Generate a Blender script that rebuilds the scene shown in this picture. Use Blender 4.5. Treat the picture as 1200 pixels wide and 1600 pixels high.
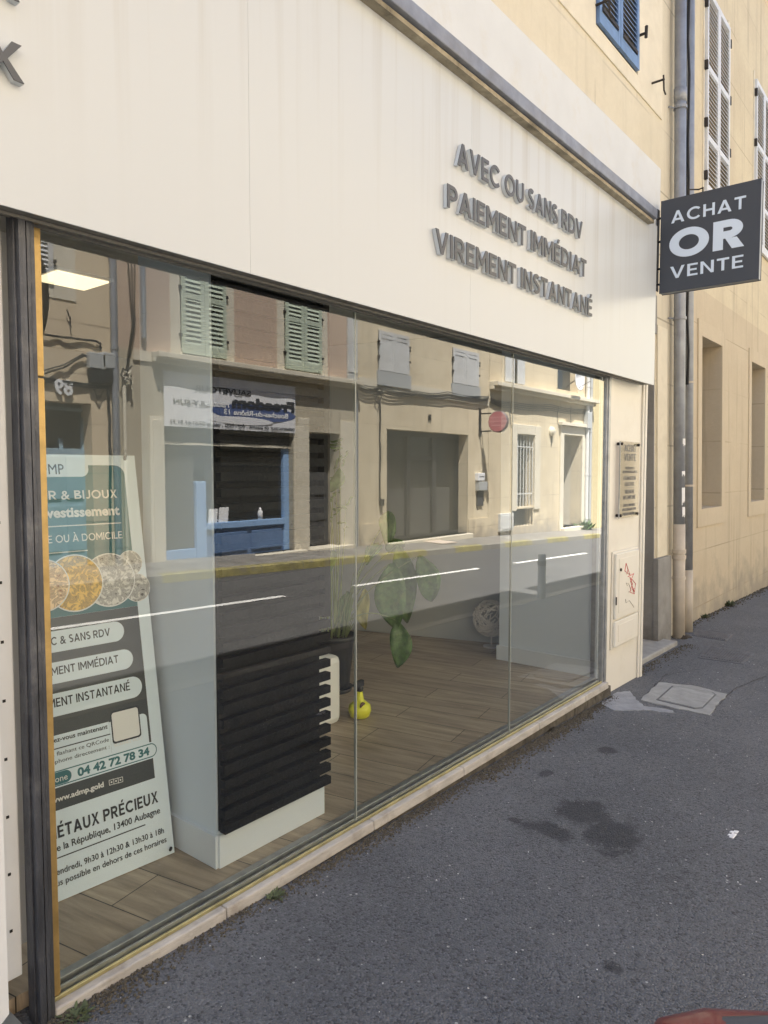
import bpy, bmesh, math, random
from mathutils import Vector, Matrix, Quaternion
R = math.radians
random.seed(7)
scene = bpy.context.scene
for o in list(bpy.data.objects): bpy.data.objects.remove(o)
col = scene.collection

# ------------------------------------------------------------------ camera
FPX, CX, CY = 1120.0, 600.0, 800.0
CAM = Vector((0.0, -2.03, 1.6))
VX = Vector((1507 - CX, -(736 - CY), -FPX)).normalized()
_a = -2.0; _b = (FPX * FPX + 907 * _a) / 64.0
VZ = -Vector((_a, -_b, -FPX)).normalized()
VZ = (VZ - VX * VX.dot(VZ)).normalized()
VY = VZ.cross(VX)
ROT = Matrix((VX, VY, VZ))                      # camera -> world
cd = bpy.data.cameras.new('camera'); cam = bpy.data.objects.new('camera', cd); col.objects.link(cam)
cam.matrix_world = Matrix.Translation(CAM) @ ROT.to_4x4()
cd.sensor_fit = 'VERTICAL'; cd.sensor_height = 24.0; cd.lens = 24.0 * FPX / 1600.0
cd.clip_start = 0.02; cd.clip_end = 3000
scene.camera = cam

# ------------------------------------------------------------------ world, sun, exposure
SUN_DIR = Vector((0.20, -0.37, -0.905)).normalized()     # direction the light travels
w = bpy.data.worlds.new('World'); scene.world = w; w.use_nodes = True
nt = w.node_tree; bg = nt.nodes['Background']
sky = nt.nodes.new('ShaderNodeTexSky'); sky.sky_type = 'NISHITA'; sky.sun_disc = False
sky.sun_elevation = math.asin(-SUN_DIR.z); sky.sun_rotation = math.atan2(-SUN_DIR.x, -SUN_DIR.y)
sky.air_density = 1.0; sky.dust_density = 1.5
nt.links.new(sky.outputs[0], bg.inputs[0]); bg.inputs[1].default_value = 0.07
sd = bpy.data.lights.new('sun', 'SUN'); sd.energy = 5.0; sd.angle = R(0.5); sd.color = (1.0, 0.965, 0.91)
sun = bpy.data.objects.new('sun', sd); col.objects.link(sun)
sun.rotation_euler = SUN_DIR.to_track_quat('-Z', 'Y').to_euler(); sun.location = (0, 5, 20)
scene.view_settings.view_transform = 'Standard'; scene.view_settings.look = 'None'
scene.view_settings.gamma = 1.0; scene.view_settings.exposure = 2.42
scene.render.engine = 'CYCLES'
scene.cycles.max_bounces = 10; scene.cycles.transparent_max_bounces = 16; scene.cycles.diffuse_bounces = 5
scene.cycles.sample_clamp_indirect = 6.0

# ------------------------------------------------------------------ picture to place helpers
def ray(u, v): return ROT @ Vector((u - CX, -(v - CY), -FPX))

class Face:
    """a facade plane; d is the distance out of it towards the street"""
    def __init__(s, y0, side, lean=0.0): s.y0, s.side, s.lean = y0, side, lean
    def pt(s, x, d, z): return Vector((x, s.y0 + s.side * d + s.lean * z, z))
    def at(s, u, v, d=0.0):
        """x, z of the point of the facade behind that point of the photograph (mirrored by the shop glass when across)"""
        r = ray(u, v)
        if s.side < 0:
            k = (s.y0 - d - CAM.y + s.lean * CAM.z) / (r.y - s.lean * r.z)
        else:
            k = (-(s.y0 + d) - CAM.y) / r.y
        p = CAM + k * r
        return p.x, p.z

FS = Face(0.0, -1)             # shop front
FH = Face(0.30, -1, 0.02)      # old wall behind the shop front
FR = Face(0.36, -1, 0.02)      # beige neighbour
FO = Face(-8.8, 1)             # facades across the street

# ------------------------------------------------------------------ materials
def new_mat(name):
    m = bpy.data.materials.new(name); m.use_nodes = True
    return m, m.node_tree, m.node_tree.nodes['Principled BSDF']

def simple(name, c, rough=0.5, metal=0.0, spec=0.5, var=0.0, scale=8.0, bump=0.0, bscale=60.0, coat=0.0, stretch=None, dirt=None, dirtamt=0.0, dscale=2.0):
    m, t, b = new_mat(name); N = t.nodes; L = t.links
    b.inputs['Roughness'].default_value = rough; b.inputs['Metallic'].default_value = metal
    b.inputs['Specular IOR Level'].default_value = spec; b.inputs['Coat Weight'].default_value = coat
    b.inputs['Base Color'].default_value = (*c, 1)
    tc = N.new('ShaderNodeTexCoord'); mp = N.new('ShaderNodeMapping'); L.new(tc.outputs['Object'], mp.inputs[0])
    if stretch: mp.inputs['Scale'].default_value = stretch
    src = None
    if var > 0:
        n = N.new('ShaderNodeTexNoise'); n.inputs['Scale'].default_value = scale; n.inputs['Detail'].default_value = 6
        n.inputs['Roughness'].default_value = .6
        L.new(mp.outputs[0], n.inputs[0])
        mr = N.new('ShaderNodeMapRange'); mr.inputs[1].default_value = .3; mr.inputs[2].default_value = .7
        mr.inputs[3].default_value = 1 - var; mr.inputs[4].default_value = 1 + var
        L.new(n.outputs[0], mr.inputs[0])
        mx = N.new('ShaderNodeMix'); mx.data_type = 'RGBA'; mx.blend_type = 'MULTIPLY'; mx.inputs[0].default_value = 1
        mx.inputs[6].default_value = (*c, 1); L.new(mr.outputs[0], mx.inputs[7]); src = mx.outputs[2]
    if dirt:
        n2 = N.new('ShaderNodeTexNoise'); n2.inputs['Scale'].default_value = dscale; n2.inputs['Detail'].default_value = 9
        n2.inputs['Roughness'].default_value = .68; L.new(tc.outputs['Object'], n2.inputs[0])
        r2 = N.new('ShaderNodeMapRange'); r2.inputs[1].default_value = .52; r2.inputs[2].default_value = .66
        r2.inputs[3].default_value = 0; r2.inputs[4].default_value = dirtamt; L.new(n2.outputs[0], r2.inputs[0])
        mx2 = N.new('ShaderNodeMix'); mx2.data_type = 'RGBA'
        L.new(r2.outputs[0], mx2.inputs[0]); mx2.inputs[7].default_value = (*dirt, 1)
        if src: L.new(src, mx2.inputs[6])
        else: mx2.inputs[6].default_value = (*c, 1)
        src = mx2.outputs[2]
    if src: L.new(src, b.inputs['Base Color'])
    if bump > 0:
        nb = N.new('ShaderNodeTexNoise'); nb.inputs['Scale'].default_value = bscale; nb.inputs['Detail'].default_value = 5
        L.new(mp.outputs[0], nb.inputs[0])
        bp = N.new('ShaderNodeBump'); bp.inputs['Strength'].default_value = bump; bp.inputs['Distance'].default_value = .01
        L.new(nb.outputs[0], bp.inputs['Height']); L.new(bp.outputs[0], b.inputs['Normal'])
    return m

def plaster(name, c, c2, joints=None, jcol=None, streak=0.25, base_dirt=None, rough=.9, split=None, splitcol=None, patch=.6, gx=0.031, g0=.2):
    """old painted render: large patches of a second tone, vertical streaks, optional scored joints, dirt near the ground"""
    m, t, b = new_mat(name); N = t.nodes; L = t.links
    b.inputs['Roughness'].default_value = rough; b.inputs['Specular IOR Level'].default_value = .2
    g = N.new('ShaderNodeNewGeometry'); pos = g.outputs['Position']
    def noise(sc, det=6, vec=pos, r=.6):
        n = N.new('ShaderNodeTexNoise'); n.inputs['Scale'].default_value = sc; n.inputs['Detail'].default_value = det
        n.inputs['Roughness'].default_value = r; L.new(vec, n.inputs[0]); return n.outputs[0]
    def rng(x, a, b_, c_=0, d_=1):
        r = N.new('ShaderNodeMapRange'); r.inputs[1].default_value = a; r.inputs[2].default_value = b_
        r.inputs[3].default_value = c_; r.inputs[4].default_value = d_; L.new(x, r.inputs[0]); return r.outputs[0]
    def mix(f, A, B, mode='MIX'):
        x = N.new('ShaderNodeMix'); x.data_type = 'RGBA'; x.blend_type = mode
        for i, v in ((0, f), (6, A), (7, B)):
            if isinstance(v, (int, float)): x.inputs[i].default_value = v
            elif isinstance(v, tuple): x.inputs[i].default_value = (*v, 1)
            else: L.new(v, x.inputs[i])
        return x.outputs[2]
    cur = c
    sx = N.new('ShaderNodeSeparateXYZ'); L.new(pos, sx.inputs[0])
    if split is not None:
        q = N.new('ShaderNodeMath'); q.operation = 'GREATER_THAN'; L.new(sx.outputs[2], q.inputs[0]); q.inputs[1].default_value = split
        cur = mix(q.outputs[0], cur, splitcol)
    cur = mix(rng(noise(1.3, 8, r=.65), .42, .7, 0, patch), cur, c2)
    mp = N.new('ShaderNodeMapping'); mp.inputs['Scale'].default_value = (7, 7, .35); L.new(pos, mp.inputs[0])
    st = rng(noise(1, 5, mp.outputs[0]), .55, .75, 0, streak)
    cur = mix(st, cur, tuple(x * .55 for x in c2))
    cur = mix(rng(noise(22, 6), .3, .7, 0, .25), cur, tuple(x * .8 for x in c))
    if base_dirt:
        mm = N.new('ShaderNodeMath'); mm.operation = 'MULTIPLY_ADD'; L.new(sx.outputs[0], mm.inputs[0]); mm.inputs[1].default_value = gx; L.new(sx.outputs[2], mm.inputs[2])
        ad = N.new('ShaderNodeMath'); ad.operation = 'SUBTRACT'; L.new(mm.outputs[0], ad.inputs[0]); L.new(rng(noise(3.5, 8), .3, .7, -.35, .35), ad.inputs[1])
        cur = mix(rng(ad.outputs[0], g0, g0 + .55, .75, 0), cur, base_dirt)
    h = noise(60, 4)
    if joints:
        cb = N.new('ShaderNodeCombineXYZ'); L.new(sx.outputs[0], cb.inputs[0]); L.new(sx.outputs[2], cb.inputs[1])
        br = N.new('ShaderNodeTexBrick'); L.new(cb.outputs[0], br.inputs[0])
        br.inputs['Scale'].default_value = 1; br.inputs['Brick Width'].default_value = joints[0]; br.inputs['Row Height'].default_value = joints[1]
        br.inputs['Mortar Size'].default_value = joints[2]; br.inputs['Mortar Smooth'].default_value = .2
        jf = N.new('ShaderNodeMath'); jf.operation = 'MULTIPLY'; L.new(br.outputs['Fac'], jf.inputs[0])
        L.new(rng(noise(.9, 4), .38, .62, .0, .75), jf.inputs[1])
        cur = mix(jf.outputs[0], cur, jcol or tuple(x * .5 for x in c2))
    L.new(cur, b.inputs['Base Color'])
    bp = N.new('ShaderNodeBump'); bp.inputs['Strength'].default_value = .35; bp.inputs['Distance'].default_value = .008
    L.new(h, bp.inputs['Height']); L.new(bp.outputs[0], b.inputs['Normal'])
    return m

def asphalt(name, c, c2, speck=.35, stains=()):
    m, t, b = new_mat(name); N = t.nodes; L = t.links
    b.inputs['Roughness'].default_value = .82; b.inputs['Specular IOR Level'].default_value = .35
    g = N.new('ShaderNodeNewGeometry'); pos = g.outputs['Position']
    def noise(sc, det=6, r=.6):
        n = N.new('ShaderNodeTexNoise'); n.inputs['Scale'].default_value = sc; n.inputs['Detail'].default_value = det
        n.inputs['Roughness'].default_value = r; L.new(pos, n.inputs[0]); return n.outputs[0]
    def rng(x, a, b_, c_=0, d_=1):
        r = N.new('ShaderNodeMapRange'); r.inputs[1].default_value = a; r.inputs[2].default_value = b_
        r.inputs[3].default_value = c_; r.inputs[4].default_value = d_; L.new(x, r.inputs[0]); return r.outputs[0]
    def mix(f, A, B):
        x = N.new('ShaderNodeMix'); x.data_type = 'RGBA'
        for i, v in ((0, f), (6, A), (7, B)):
            if isinstance(v, (int, float)): x.inputs[i].default_value = v
            elif isinstance(v, tuple): x.inputs[i].default_value = (*v, 1)
            else: L.new(v, x.inputs[i])
        return x.outputs[2]
    cur = mix(rng(noise(1.1, 8, .7), .35, .68), c, c2)
    cur = mix(rng(noise(6, 6, .7), .5, .8, 0, .4), cur, tuple(x * .72 for x in c))
    # stones: each voronoi cell a slightly different grey
    v = N.new('ShaderNodeTexVoronoi'); v.inputs['Scale'].default_value = 130; L.new(pos, v.inputs[0])
    sp = N.new('ShaderNodeSeparateColor'); L.new(v.outputs['Color'], sp.inputs[0])
    cur = mix(rng(sp.outputs[0], .55, 1.0, 0, speck), cur, tuple(min(1, x * 2.3) for x in c))
    cur = mix(rng(sp.outputs[1], .7, 1.0, 0, .75), cur, tuple(x * .35 for x in c))
    v2 = N.new('ShaderNodeTexVoronoi'); v2.inputs['Scale'].default_value = 55; L.new(pos, v2.inputs[0])
    sp2 = N.new('ShaderNodeSeparateColor'); L.new(v2.outputs['Color'], sp2.inputs[0])
    m1 = N.new('ShaderNodeMath'); m1.operation = 'MULTIPLY'
    L.new(rng(sp2.outputs[0], .978, .982), m1.inputs[0]); L.new(rng(v2.outputs['Distance'], .22, .3, 1, 0), m1.inputs[1])
    cur = mix(m1.outputs[0], cur, (.42, .42, .40))
    if stains:
        wob = noise(9, 8, .75); tot = None
        for (sx_, sy_, rx, ry) in stains:
            mp = N.new('ShaderNodeMapping'); mp.inputs['Location'].default_value = (-sx_ / rx, -sy_ / ry, 0); mp.inputs['Scale'].default_value = (1 / rx, 1 / ry, 0)
            L.new(pos, mp.inputs[0]); ln = N.new('ShaderNodeVectorMath'); ln.operation = 'LENGTH'; L.new(mp.outputs[0], ln.inputs[0])
            sb_ = N.new('ShaderNodeMath'); sb_.operation = 'MULTIPLY_ADD'; L.new(wob, sb_.inputs[0]); sb_.inputs[1].default_value = -3.0; L.new(ln.outputs['Value'], sb_.inputs[2])
            ff = rng(sb_.outputs[0], -.75, -.35, 1, 0)
            if tot is None: tot = ff
            else:
                mxn = N.new('ShaderNodeMath'); mxn.operation = 'MAXIMUM'; L.new(tot, mxn.inputs[0]); L.new(ff, mxn.inputs[1]); tot = mxn.outputs[0]
        dk_ = N.new('ShaderNodeMath'); dk_.operation = 'MULTIPLY'; L.new(tot, dk_.inputs[0]); dk_.inputs[1].default_value = .66
        cur = mix(dk_.outputs[0], cur, (.030, .031, .034))
    L.new(cur, b.inputs['Base Color'])
    ad = N.new('ShaderNodeMath'); ad.operation = 'MULTIPLY_ADD'; L.new(v.outputs['Distance'], ad.inputs[0]); ad.inputs[1].default_value = -1.1; L.new(noise(45, 4), ad.inputs[2])
    bp = N.new('ShaderNodeBump'); bp.inputs['Strength'].default_value = .9; bp.inputs['Distance'].default_value = .006
    L.new(ad.outputs[0], bp.inputs['Height']); L.new(bp.outputs[0], b.inputs['Normal'])
    return m

def coinmat(name, c, c2):
    m, t, b = new_mat(name); N = t.nodes; L = t.links; b.inputs['Roughness'].default_value = .4
    tc = N.new('ShaderNodeTexCoord'); n = N.new('ShaderNodeTexNoise'); n.inputs['Scale'].default_value = 26; n.inputs['Distortion'].default_value = 3.5; n.inputs['Detail'].default_value = 7; L.new(tc.outputs['Object'], n.inputs[0])
    v = N.new('ShaderNodeTexVoronoi'); v.inputs['Scale'].default_value = 42; v.feature = 'F1'; L.new(tc.outputs['Object'], v.inputs[0])
    mu = N.new('ShaderNodeMath'); mu.operation = 'MULTIPLY_ADD'; L.new(v.outputs['Distance'], mu.inputs[0]); mu.inputs[1].default_value = .35; L.new(n.outputs[0], mu.inputs[2])
    cr = N.new('ShaderNodeValToRGB'); L.new(mu.outputs[0], cr.inputs[0]); e = cr.color_ramp.elements
    e[0].position = .46; e[0].color = (*c2, 1); e[1].position = .78; e[1].color = (*[min(1, x * 1.5) for x in c], 1); q = e.new(.56); q.color = (*c, 1); q = e.new(.66); q.color = (*[x * .6 for x in c], 1)
    L.new(cr.outputs[0], b.inputs['Base Color']); return m

def glass_mat(name, tint=(.90, .93, .90), f0=.042, boost=1.0):
    m = bpy.data.materials.new(name); m.use_nodes = True; t = m.node_tree; N = t.nodes; L = t.links
    N.remove(N['Principled BSDF']); out = N['Material Output']
    lw = N.new('ShaderNodeLayerWeight'); lw.inputs['Blend'].default_value = .5
    pw = N.new('ShaderNodeMath'); pw.operation = 'POWER'; L.new(lw.outputs['Facing'], pw.inputs[0]); pw.inputs[1].default_value = 4.3
    ma = N.new('ShaderNodeMath'); ma.operation = 'MULTIPLY_ADD'; L.new(pw.outputs[0], ma.inputs[0]); ma.inputs[1].default_value = (1 - f0) * boost; ma.inputs[2].default_value = f0 * boost
    ma.use_clamp = True
    tr = N.new('ShaderNodeBsdfTransparent'); tr.inputs[0].default_value = (*tint, 1)
    gl = N.new('ShaderNodeBsdfGlossy'); gl.inputs['Roughness'].default_value = 0.0; gl.inputs['Color'].default_value = (1, 1, 1, 1)
    mx = N.new('ShaderNodeMixShader'); L.new(ma.outputs[0], mx.inputs[0]); L.new(tr.outputs[0], mx.inputs[1]); L.new(gl.outputs[0], mx.inputs[2])
    L.new(mx.outputs[0], out.inputs[0])
    return m

def emit(name, c, s):
    m, t, b = new_mat(name); b.inputs['Emission Color'].default_value = (*c, 1); b.inputs['Emission Strength'].default_value = s
    return m

M = {}
M['asphalt_pave'] = asphalt('pavement asphalt', (.108, .112, .119), (.155, .159, .166), .42, stains=[(3.20, -.67, .13, .13), (3.07, -.86, .17, .13), (2.92, -.62, .07, .12), (2.91, -.46, .03, .035), (4.05, -.45, .07, .05), (3.5, -.33, .05, .03), (2.2, -1.2, .03, .03)])
M['asphalt_road'] = asphalt('road asphalt', (.085, .084, .083), (.11, .107, .104), .35)
M['opp_pave'] = simple('opposite pavement', (.21, .195, .17), .9, var=.35, scale=2.5, bump=.3, bscale=50, dirt=(.16, .14, .12), dirtamt=.6, dscale=1.4)
M['kerb'] = simple('kerb stone', (.24, .225, .195), .85, var=.25, scale=6, bump=.4, dirt=(.14, .13, .11), dirtamt=.6)
M['yellow'] = simple('worn yellow kerb paint', (.30, .26, .10), .7, var=.35, scale=6, bump=.3, dirt=(.24, .21, .16), dirtamt=1.0, dscale=4.5)
M['line'] = simple('road paint', (.80, .79, .75), .7, var=.08, scale=20, dirt=(.3, .3, .29), dirtamt=.5, dscale=9)
M['earth'] = simple('earth', (.12, .10, .07), .95, var=.4, scale=10, bump=.6)
M['fascia'] = None
M['cream'] = simple('cream lacquer', (.74, .71, .63), .45, var=.03, scale=2, dirt=(.50, .45, .35), dirtamt=.16, dscale=3)
M['panelwhite'] = simple('white render', (.60, .62, .635), .75, var=.04, scale=3, bump=.12, bscale=90, dirt=(.55, .52, .45), dirtamt=.35, dscale=4)
M['capping'] = simple('grey zinc capping', (.24, .26, .31), .5, metal=.3, var=.2, scale=12, dirt=(.22, .2, .17), dirtamt=.4)
M['soffit'] = simple('capping soffit', (.34, .30, .22), .8, var=.3, scale=20, dirt=(.08, .07, .05), dirtamt=.8, dscale=5)
M['soffit_dark'] = simple('shop soffit', (.17, .165, .15), .5, metal=.2, var=.2, scale=10)
M['letter'] = simple('dark grey lettering', (.085, .09, .10), .42)
M['acryl'] = simple('white acrylic letter body', (.56, .60, .63), .3)
M['sign'] = simple('anthracite sign face', (.045, .050, .062), .38)
M['signwhite'] = simple('white sign lettering', (.62, .70, .80), .5)
M['signside'] = simple('sign edge', (.30, .32, .34), .45, metal=.5)
M['darkmetal'] = simple('weathered dark metal', (.085, .09, .105), .45, metal=.55, var=.35, scale=9, bump=.35, bscale=70, stretch=(4, 4, .6), dirt=(.26, .26, .27), dirtamt=.4, dscale=6)
M['black'] = simple('black', (.012, .012, .013), .6)
M['slat'] = simple('black slats', (.0075, .0075, .008), .6, var=.4, scale=30, bump=.4, spec=.16)
M['brass'] = simple('brass trim', (.50, .34, .13), .38, metal=.6, var=.2, scale=14, bump=.15)
M['track'] = simple('bronze floor track', (.50, .44, .22), .35, metal=.8, var=.25, scale=12)
M['alu'] = simple('grey aluminium', (.40, .41, .42), .4, metal=.7, var=.2, scale=15)
M['sillstone'] = simple('travertine sill', (.46, .43, .385), .75, var=.2, scale=9, bump=.3, bscale=60, stretch=(.8, 4, 4), dirt=(.26, .22, .18), dirtamt=.6, dscale=7)
M['mortar'] = simple('dirty mortar', (.09, .08, .065), .95, var=.5, scale=15, bump=1.0, bscale=40)
M['whitewall'] = simple('interior white wall', (.68, .76, .86), .7)
M['wallgrey'] = simple('interior grey wall', (.44, .47, .50), .75)
M['skirt'] = simple('white skirting', (.70, .75, .82), .45)
M['ceil'] = simple('interior ceiling', (.62, .62, .60), .9)
M['whitelac'] = simple('white lacquered metal', (.74, .76, .78), .35, var=.04, scale=5)
M['houseplaster'] = plaster('house plaster', (.66, .60, .47), (.56, .50, .38), joints=(1.9, .62, .010), streak=.22)
M['greyplaster'] = plaster('bare grey render', (.33, .325, .31), (.20, .195, .185), streak=.35, patch=.95, base_dirt=(.13, .12, .11), gx=.022, g0=-.1)
M['nbr'] = plaster('beige neighbour plaster', (.56, .475, .345), (.47, .39, .28), joints=(2.6, .66, .008), jcol=(.33, .27, .19), streak=.6, base_dirt=(.30, .27, .22), split=3.72, splitcol=(.64, .56, .40), gx=.022, g0=.05)
M['nbrtrim'] = plaster('beige window surround', (.57, .485, .355), (.50, .42, .30), streak=.3)
M['nbrpale'] = plaster('niche plaster', (.42, .36, .28), (.33, .28, .22), streak=.45)
M['trimcream'] = simple('pale surround', (.68, .62, .49), .8, var=.06, scale=5, bump=.1, dirt=(.45, .38, .27), dirtamt=.3)
M['blue'] = simple('blue shutter paint', (.155, .25, .43), .5, var=.12, scale=9, dirt=(.10, .15, .25), dirtamt=.4)
M['white_shutter'] = simple('pale grey shutter paint', (.62, .63, .64), .5, var=.06, scale=9)
M['green'] = simple('sage green shutter paint', (.50, .56, .44), .6, var=.1, scale=9)
M['opp_white_shutter'] = simple('weathered white shutter paint', (.60, .60, .58), .6, var=.1, scale=9, dirt=(.42, .41, .38), dirtamt=.5)
M['pipe_grey'] = simple('grey downpipe', (.29, .305, .33), .45, metal=.3, var=.2, scale=6, dirt=(.30, .31, .32), dirtamt=.5, dscale=4)
M['pipe_cream'] = simple('cream cast iron pipe', (.50, .44, .36), .6, var=.1, scale=6, dirt=(.3, .26, .2), dirtamt=.3)
M['iron'] = simple('rusty iron', (.045, .038, .034), .7, metal=.4, var=.3, scale=20)
M['concrete'] = simple('concrete cover', (.30, .305, .295), .85, var=.2, scale=7, bump=.4, bscale=50, dirt=(.20, .20, .19), dirtamt=.6, dscale=6)
M['cement'] = simple('smooth cement patch', (.27, .28, .295), .7, var=.22, scale=9, bump=.4)
M['castiron'] = simple('cast iron cover', (.12, .122, .13), .6, metal=.3, var=.3, scale=12, bump=.3)
M['stone'] = simple('grey stone', (.34, .335, .315), .85, var=.2, scale=5, bump=.3, dirt=(.18, .17, .16), dirtamt=.5)
M['shop_dark'] = simple('shop interior dark', (.05, .045, .04), .8)
M['darkglass'] = simple('dark window glass', (.03, .032, .032), .08, spec=.6)
M['bronzeglass'] = simple('bronze window glass', (.03, .027, .022), .15, spec=.6)
M['frostglass'] = simple('frosted glass', (.10, .095, .085), .35, spec=.5)
M['bronze'] = simple('bronze frame', (.06, .055, .05), .4)
M['paleblue'] = simple('pale blue paint', (.27, .43, .68), .45, var=.05, scale=5)
M['midblue'] = simple('blue panel paint', (.12, .20, .36), .45, var=.08, scale=5)
M['door_blue'] = simple('faded blue door paint', (.30, .42, .50), .5, var=.1, scale=6)
M['greydoor'] = simple('grey panelled door', (.075, .075, .075), .55, var=.12, scale=6)
M['banner_cloth'] = simple('white banner', (.78, .78, .79), .6)
M['banner_blue'] = simple('banner blue', (.07, .11, .26), .6)
M['ink'] = simple('ink', (.03, .035, .045), .6)
M['whitepaint'] = simple('white paint', (.80, .80, .80), .5)
M['teal'] = simple('teal print', (.03, .155, .185), .4)
M['charcoal'] = simple('charcoal print', (.05, .058, .064), .4)
M['boardwhite'] = simple('white printed board', (.74, .85, .95), .4)
M['gold'] = coinmat('gold coin print', (.62, .40, .08), (.20, .10, .02))
M['silver'] = coinmat('silver coin print', (.50, .49, .47), (.06, .055, .05))
M['bronzecoin'] = coinmat('bronze note print', (.70, .50, .30), (.28, .10, .03))
M['pinksign'] = simple('pink round sign', (.46, .16, .17), .45)
M['pinkprint'] = simple('pale print', (.62, .32, .32), .5)
M['pot'] = simple('black plastic pot', (.022, .024, .027), .5)
M['soil'] = simple('soil', (.03, .022, .015), .95, var=.4, scale=40)
M['sprayyellow'] = simple('yellow plastic', (.72, .72, .03), .35)
M['canwhite'] = simple('white plastic', (.75, .75, .73), .4)
M['stem'] = simple('plant stem', (.16, .20, .07), .5, var=.2, scale=20)
M['leaf'] = simple('plant leaf', (.075, .15, .035), .42, var=.35, scale=24, bump=.5, bscale=30, dirt=(.14, .19, .05), dirtamt=.6, dscale=9)
M['leafy'] = simple('yellowing leaf', (.28, .27, .07), .45, var=.3, scale=14)
M['weed'] = simple('weed leaf', (.09, .11, .05), .8, var=.4, scale=30)
M['dirt'] = simple('gravel dirt', (.10, .085, .06), .95, var=.5, scale=50)
M['twig'] = simple('pale twigs', (.75, .72, .70), .7)
M['cardgrey'] = simple('grey plastic box', (.42, .43, .42), .5)
M['redpaint'] = simple('red scooter paint', (.17, .014, .018), .38, coat=.4)
M['seatgrey'] = simple('grey vinyl seat', (.07, .075, .085), .55)
M['rubber'] = simple('rubber', (.02, .02, .02), .8)
M['redink'] = simple('red graffiti', (.60, .09, .10), .6)
M['signback'] = simple('dark grey sign back', (.05, .052, .05), .55, metal=.2, var=.2, scale=10)
M['roof'] = simple('roof tiles', (.40, .22, .14), .85, var=.25, scale=12, bump=.4)
M['glass'] = glass_mat('shop glass', boost=2.2)
M['lamp'] = emit('ceiling panel light', (1.0, .80, .48), .30)

def floor_mat():
    m, t, b = new_mat('oak look floor'); N = t.nodes; L = t.links
    g = N.new('ShaderNodeNewGeometry'); mp = N.new('ShaderNodeMapping'); mp.inputs['Rotation'].default_value[2] = R(-101)
    L.new(g.outputs['Position'], mp.inputs[0])
    br = N.new('ShaderNodeTexBrick'); L.new(mp.outputs[0], br.inputs[0]); br.offset = .37
    br.inputs['Scale'].default_value = 1; br.inputs['Brick Width'].default_value = 1.25; br.inputs['Row Height'].default_value = .22
    br.inputs['Mortar Size'].default_value = .0022; br.inputs['Bias'].default_value = 0
    br.inputs['Color1'].default_value = (.48, .385, .275, 1); br.inputs['Color2'].default_value = (.38, .30, .215, 1); br.inputs['Mortar'].default_value = (.035, .028, .022, 1)
    m2 = N.new('ShaderNodeMapping'); m2.inputs['Scale'].default_value = (1.4, 14, 1); L.new(mp.outputs[0], m2.inputs[0])
    n = N.new('ShaderNodeTexNoise'); n.inputs['Scale'].default_value = 1.6; n.inputs['Detail'].default_value = 8; n.inputs['Roughness'].default_value = .65; n.inputs['Distortion'].default_value = .6
    L.new(m2.outputs[0], n.inputs[0])
    r = N.new('ShaderNodeMapRange'); r.inputs[1].default_value = .3; r.inputs[2].default_value = .72; r.inputs[3].default_value = 1.25; r.inputs[4].default_value = .55; L.new(n.outputs[0], r.inputs[0])
    mx = N.new('ShaderNodeMix'); mx.data_type = 'RGBA'; mx.blend_type = 'MULTIPLY'; mx.inputs[0].default_value = 1
    L.new(br.outputs[0], mx.inputs[6]); L.new(r.outputs[0], mx.inputs[7]); L.new(mx.outputs[2], b.inputs['Base Color'])
    b.inputs['Roughness'].default_value = .42
    return m
M['floor'] = floor_mat()

def fascia_mat():
    m, t, b = new_mat('cream composite panel'); N = t.nodes; L = t.links
    g = N.new('ShaderNodeNewGeometry'); sx = N.new('ShaderNodeSeparateXYZ'); L.new(g.outputs['Position'], sx.inputs[0])
    mp = N.new('ShaderNodeMapping'); mp.inputs['Scale'].default_value = (9, 1, .16); L.new(g.outputs['Position'], mp.inputs[0])
    n = N.new('ShaderNodeTexNoise'); n.inputs['Scale'].default_value = 1.4; n.inputs['Detail'].default_value = 6; n.inputs['Roughness'].default_value = .6; L.new(mp.outputs[0], n.inputs[0])
    r = N.new('ShaderNodeMapRange'); r.inputs[1].default_value = .50; r.inputs[2].default_value = .72; L.new(n.outputs[0], r.inputs[0])
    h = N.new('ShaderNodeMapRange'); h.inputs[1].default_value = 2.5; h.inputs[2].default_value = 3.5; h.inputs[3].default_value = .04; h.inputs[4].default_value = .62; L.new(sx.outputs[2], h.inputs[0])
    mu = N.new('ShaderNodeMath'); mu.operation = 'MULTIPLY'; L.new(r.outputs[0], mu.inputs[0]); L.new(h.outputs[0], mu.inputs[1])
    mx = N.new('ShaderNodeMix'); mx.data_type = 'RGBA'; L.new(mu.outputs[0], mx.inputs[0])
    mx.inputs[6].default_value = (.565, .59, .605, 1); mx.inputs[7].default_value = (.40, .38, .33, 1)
    L.new(mx.outputs[2], b.inputs['Base Color'])
    b.inputs['Roughness'].default_value = .28; b.inputs['Specular IOR Level'].default_value = .5
    n2 = N.new('ShaderNodeTexNoise'); n2.inputs['Scale'].default_value = 1.2; L.new(g.outputs['Position'], n2.inputs[0])
    bp = N.new('ShaderNodeBump'); bp.inputs['Strength'].default_value = .12; bp.inputs['Distance'].default_value = .02; L.new(n2.outputs[0], bp.inputs['Height']); L.new(bp.outputs[0], b.inputs['Normal'])
    return m
M['fascia'] = fascia_mat()

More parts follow.
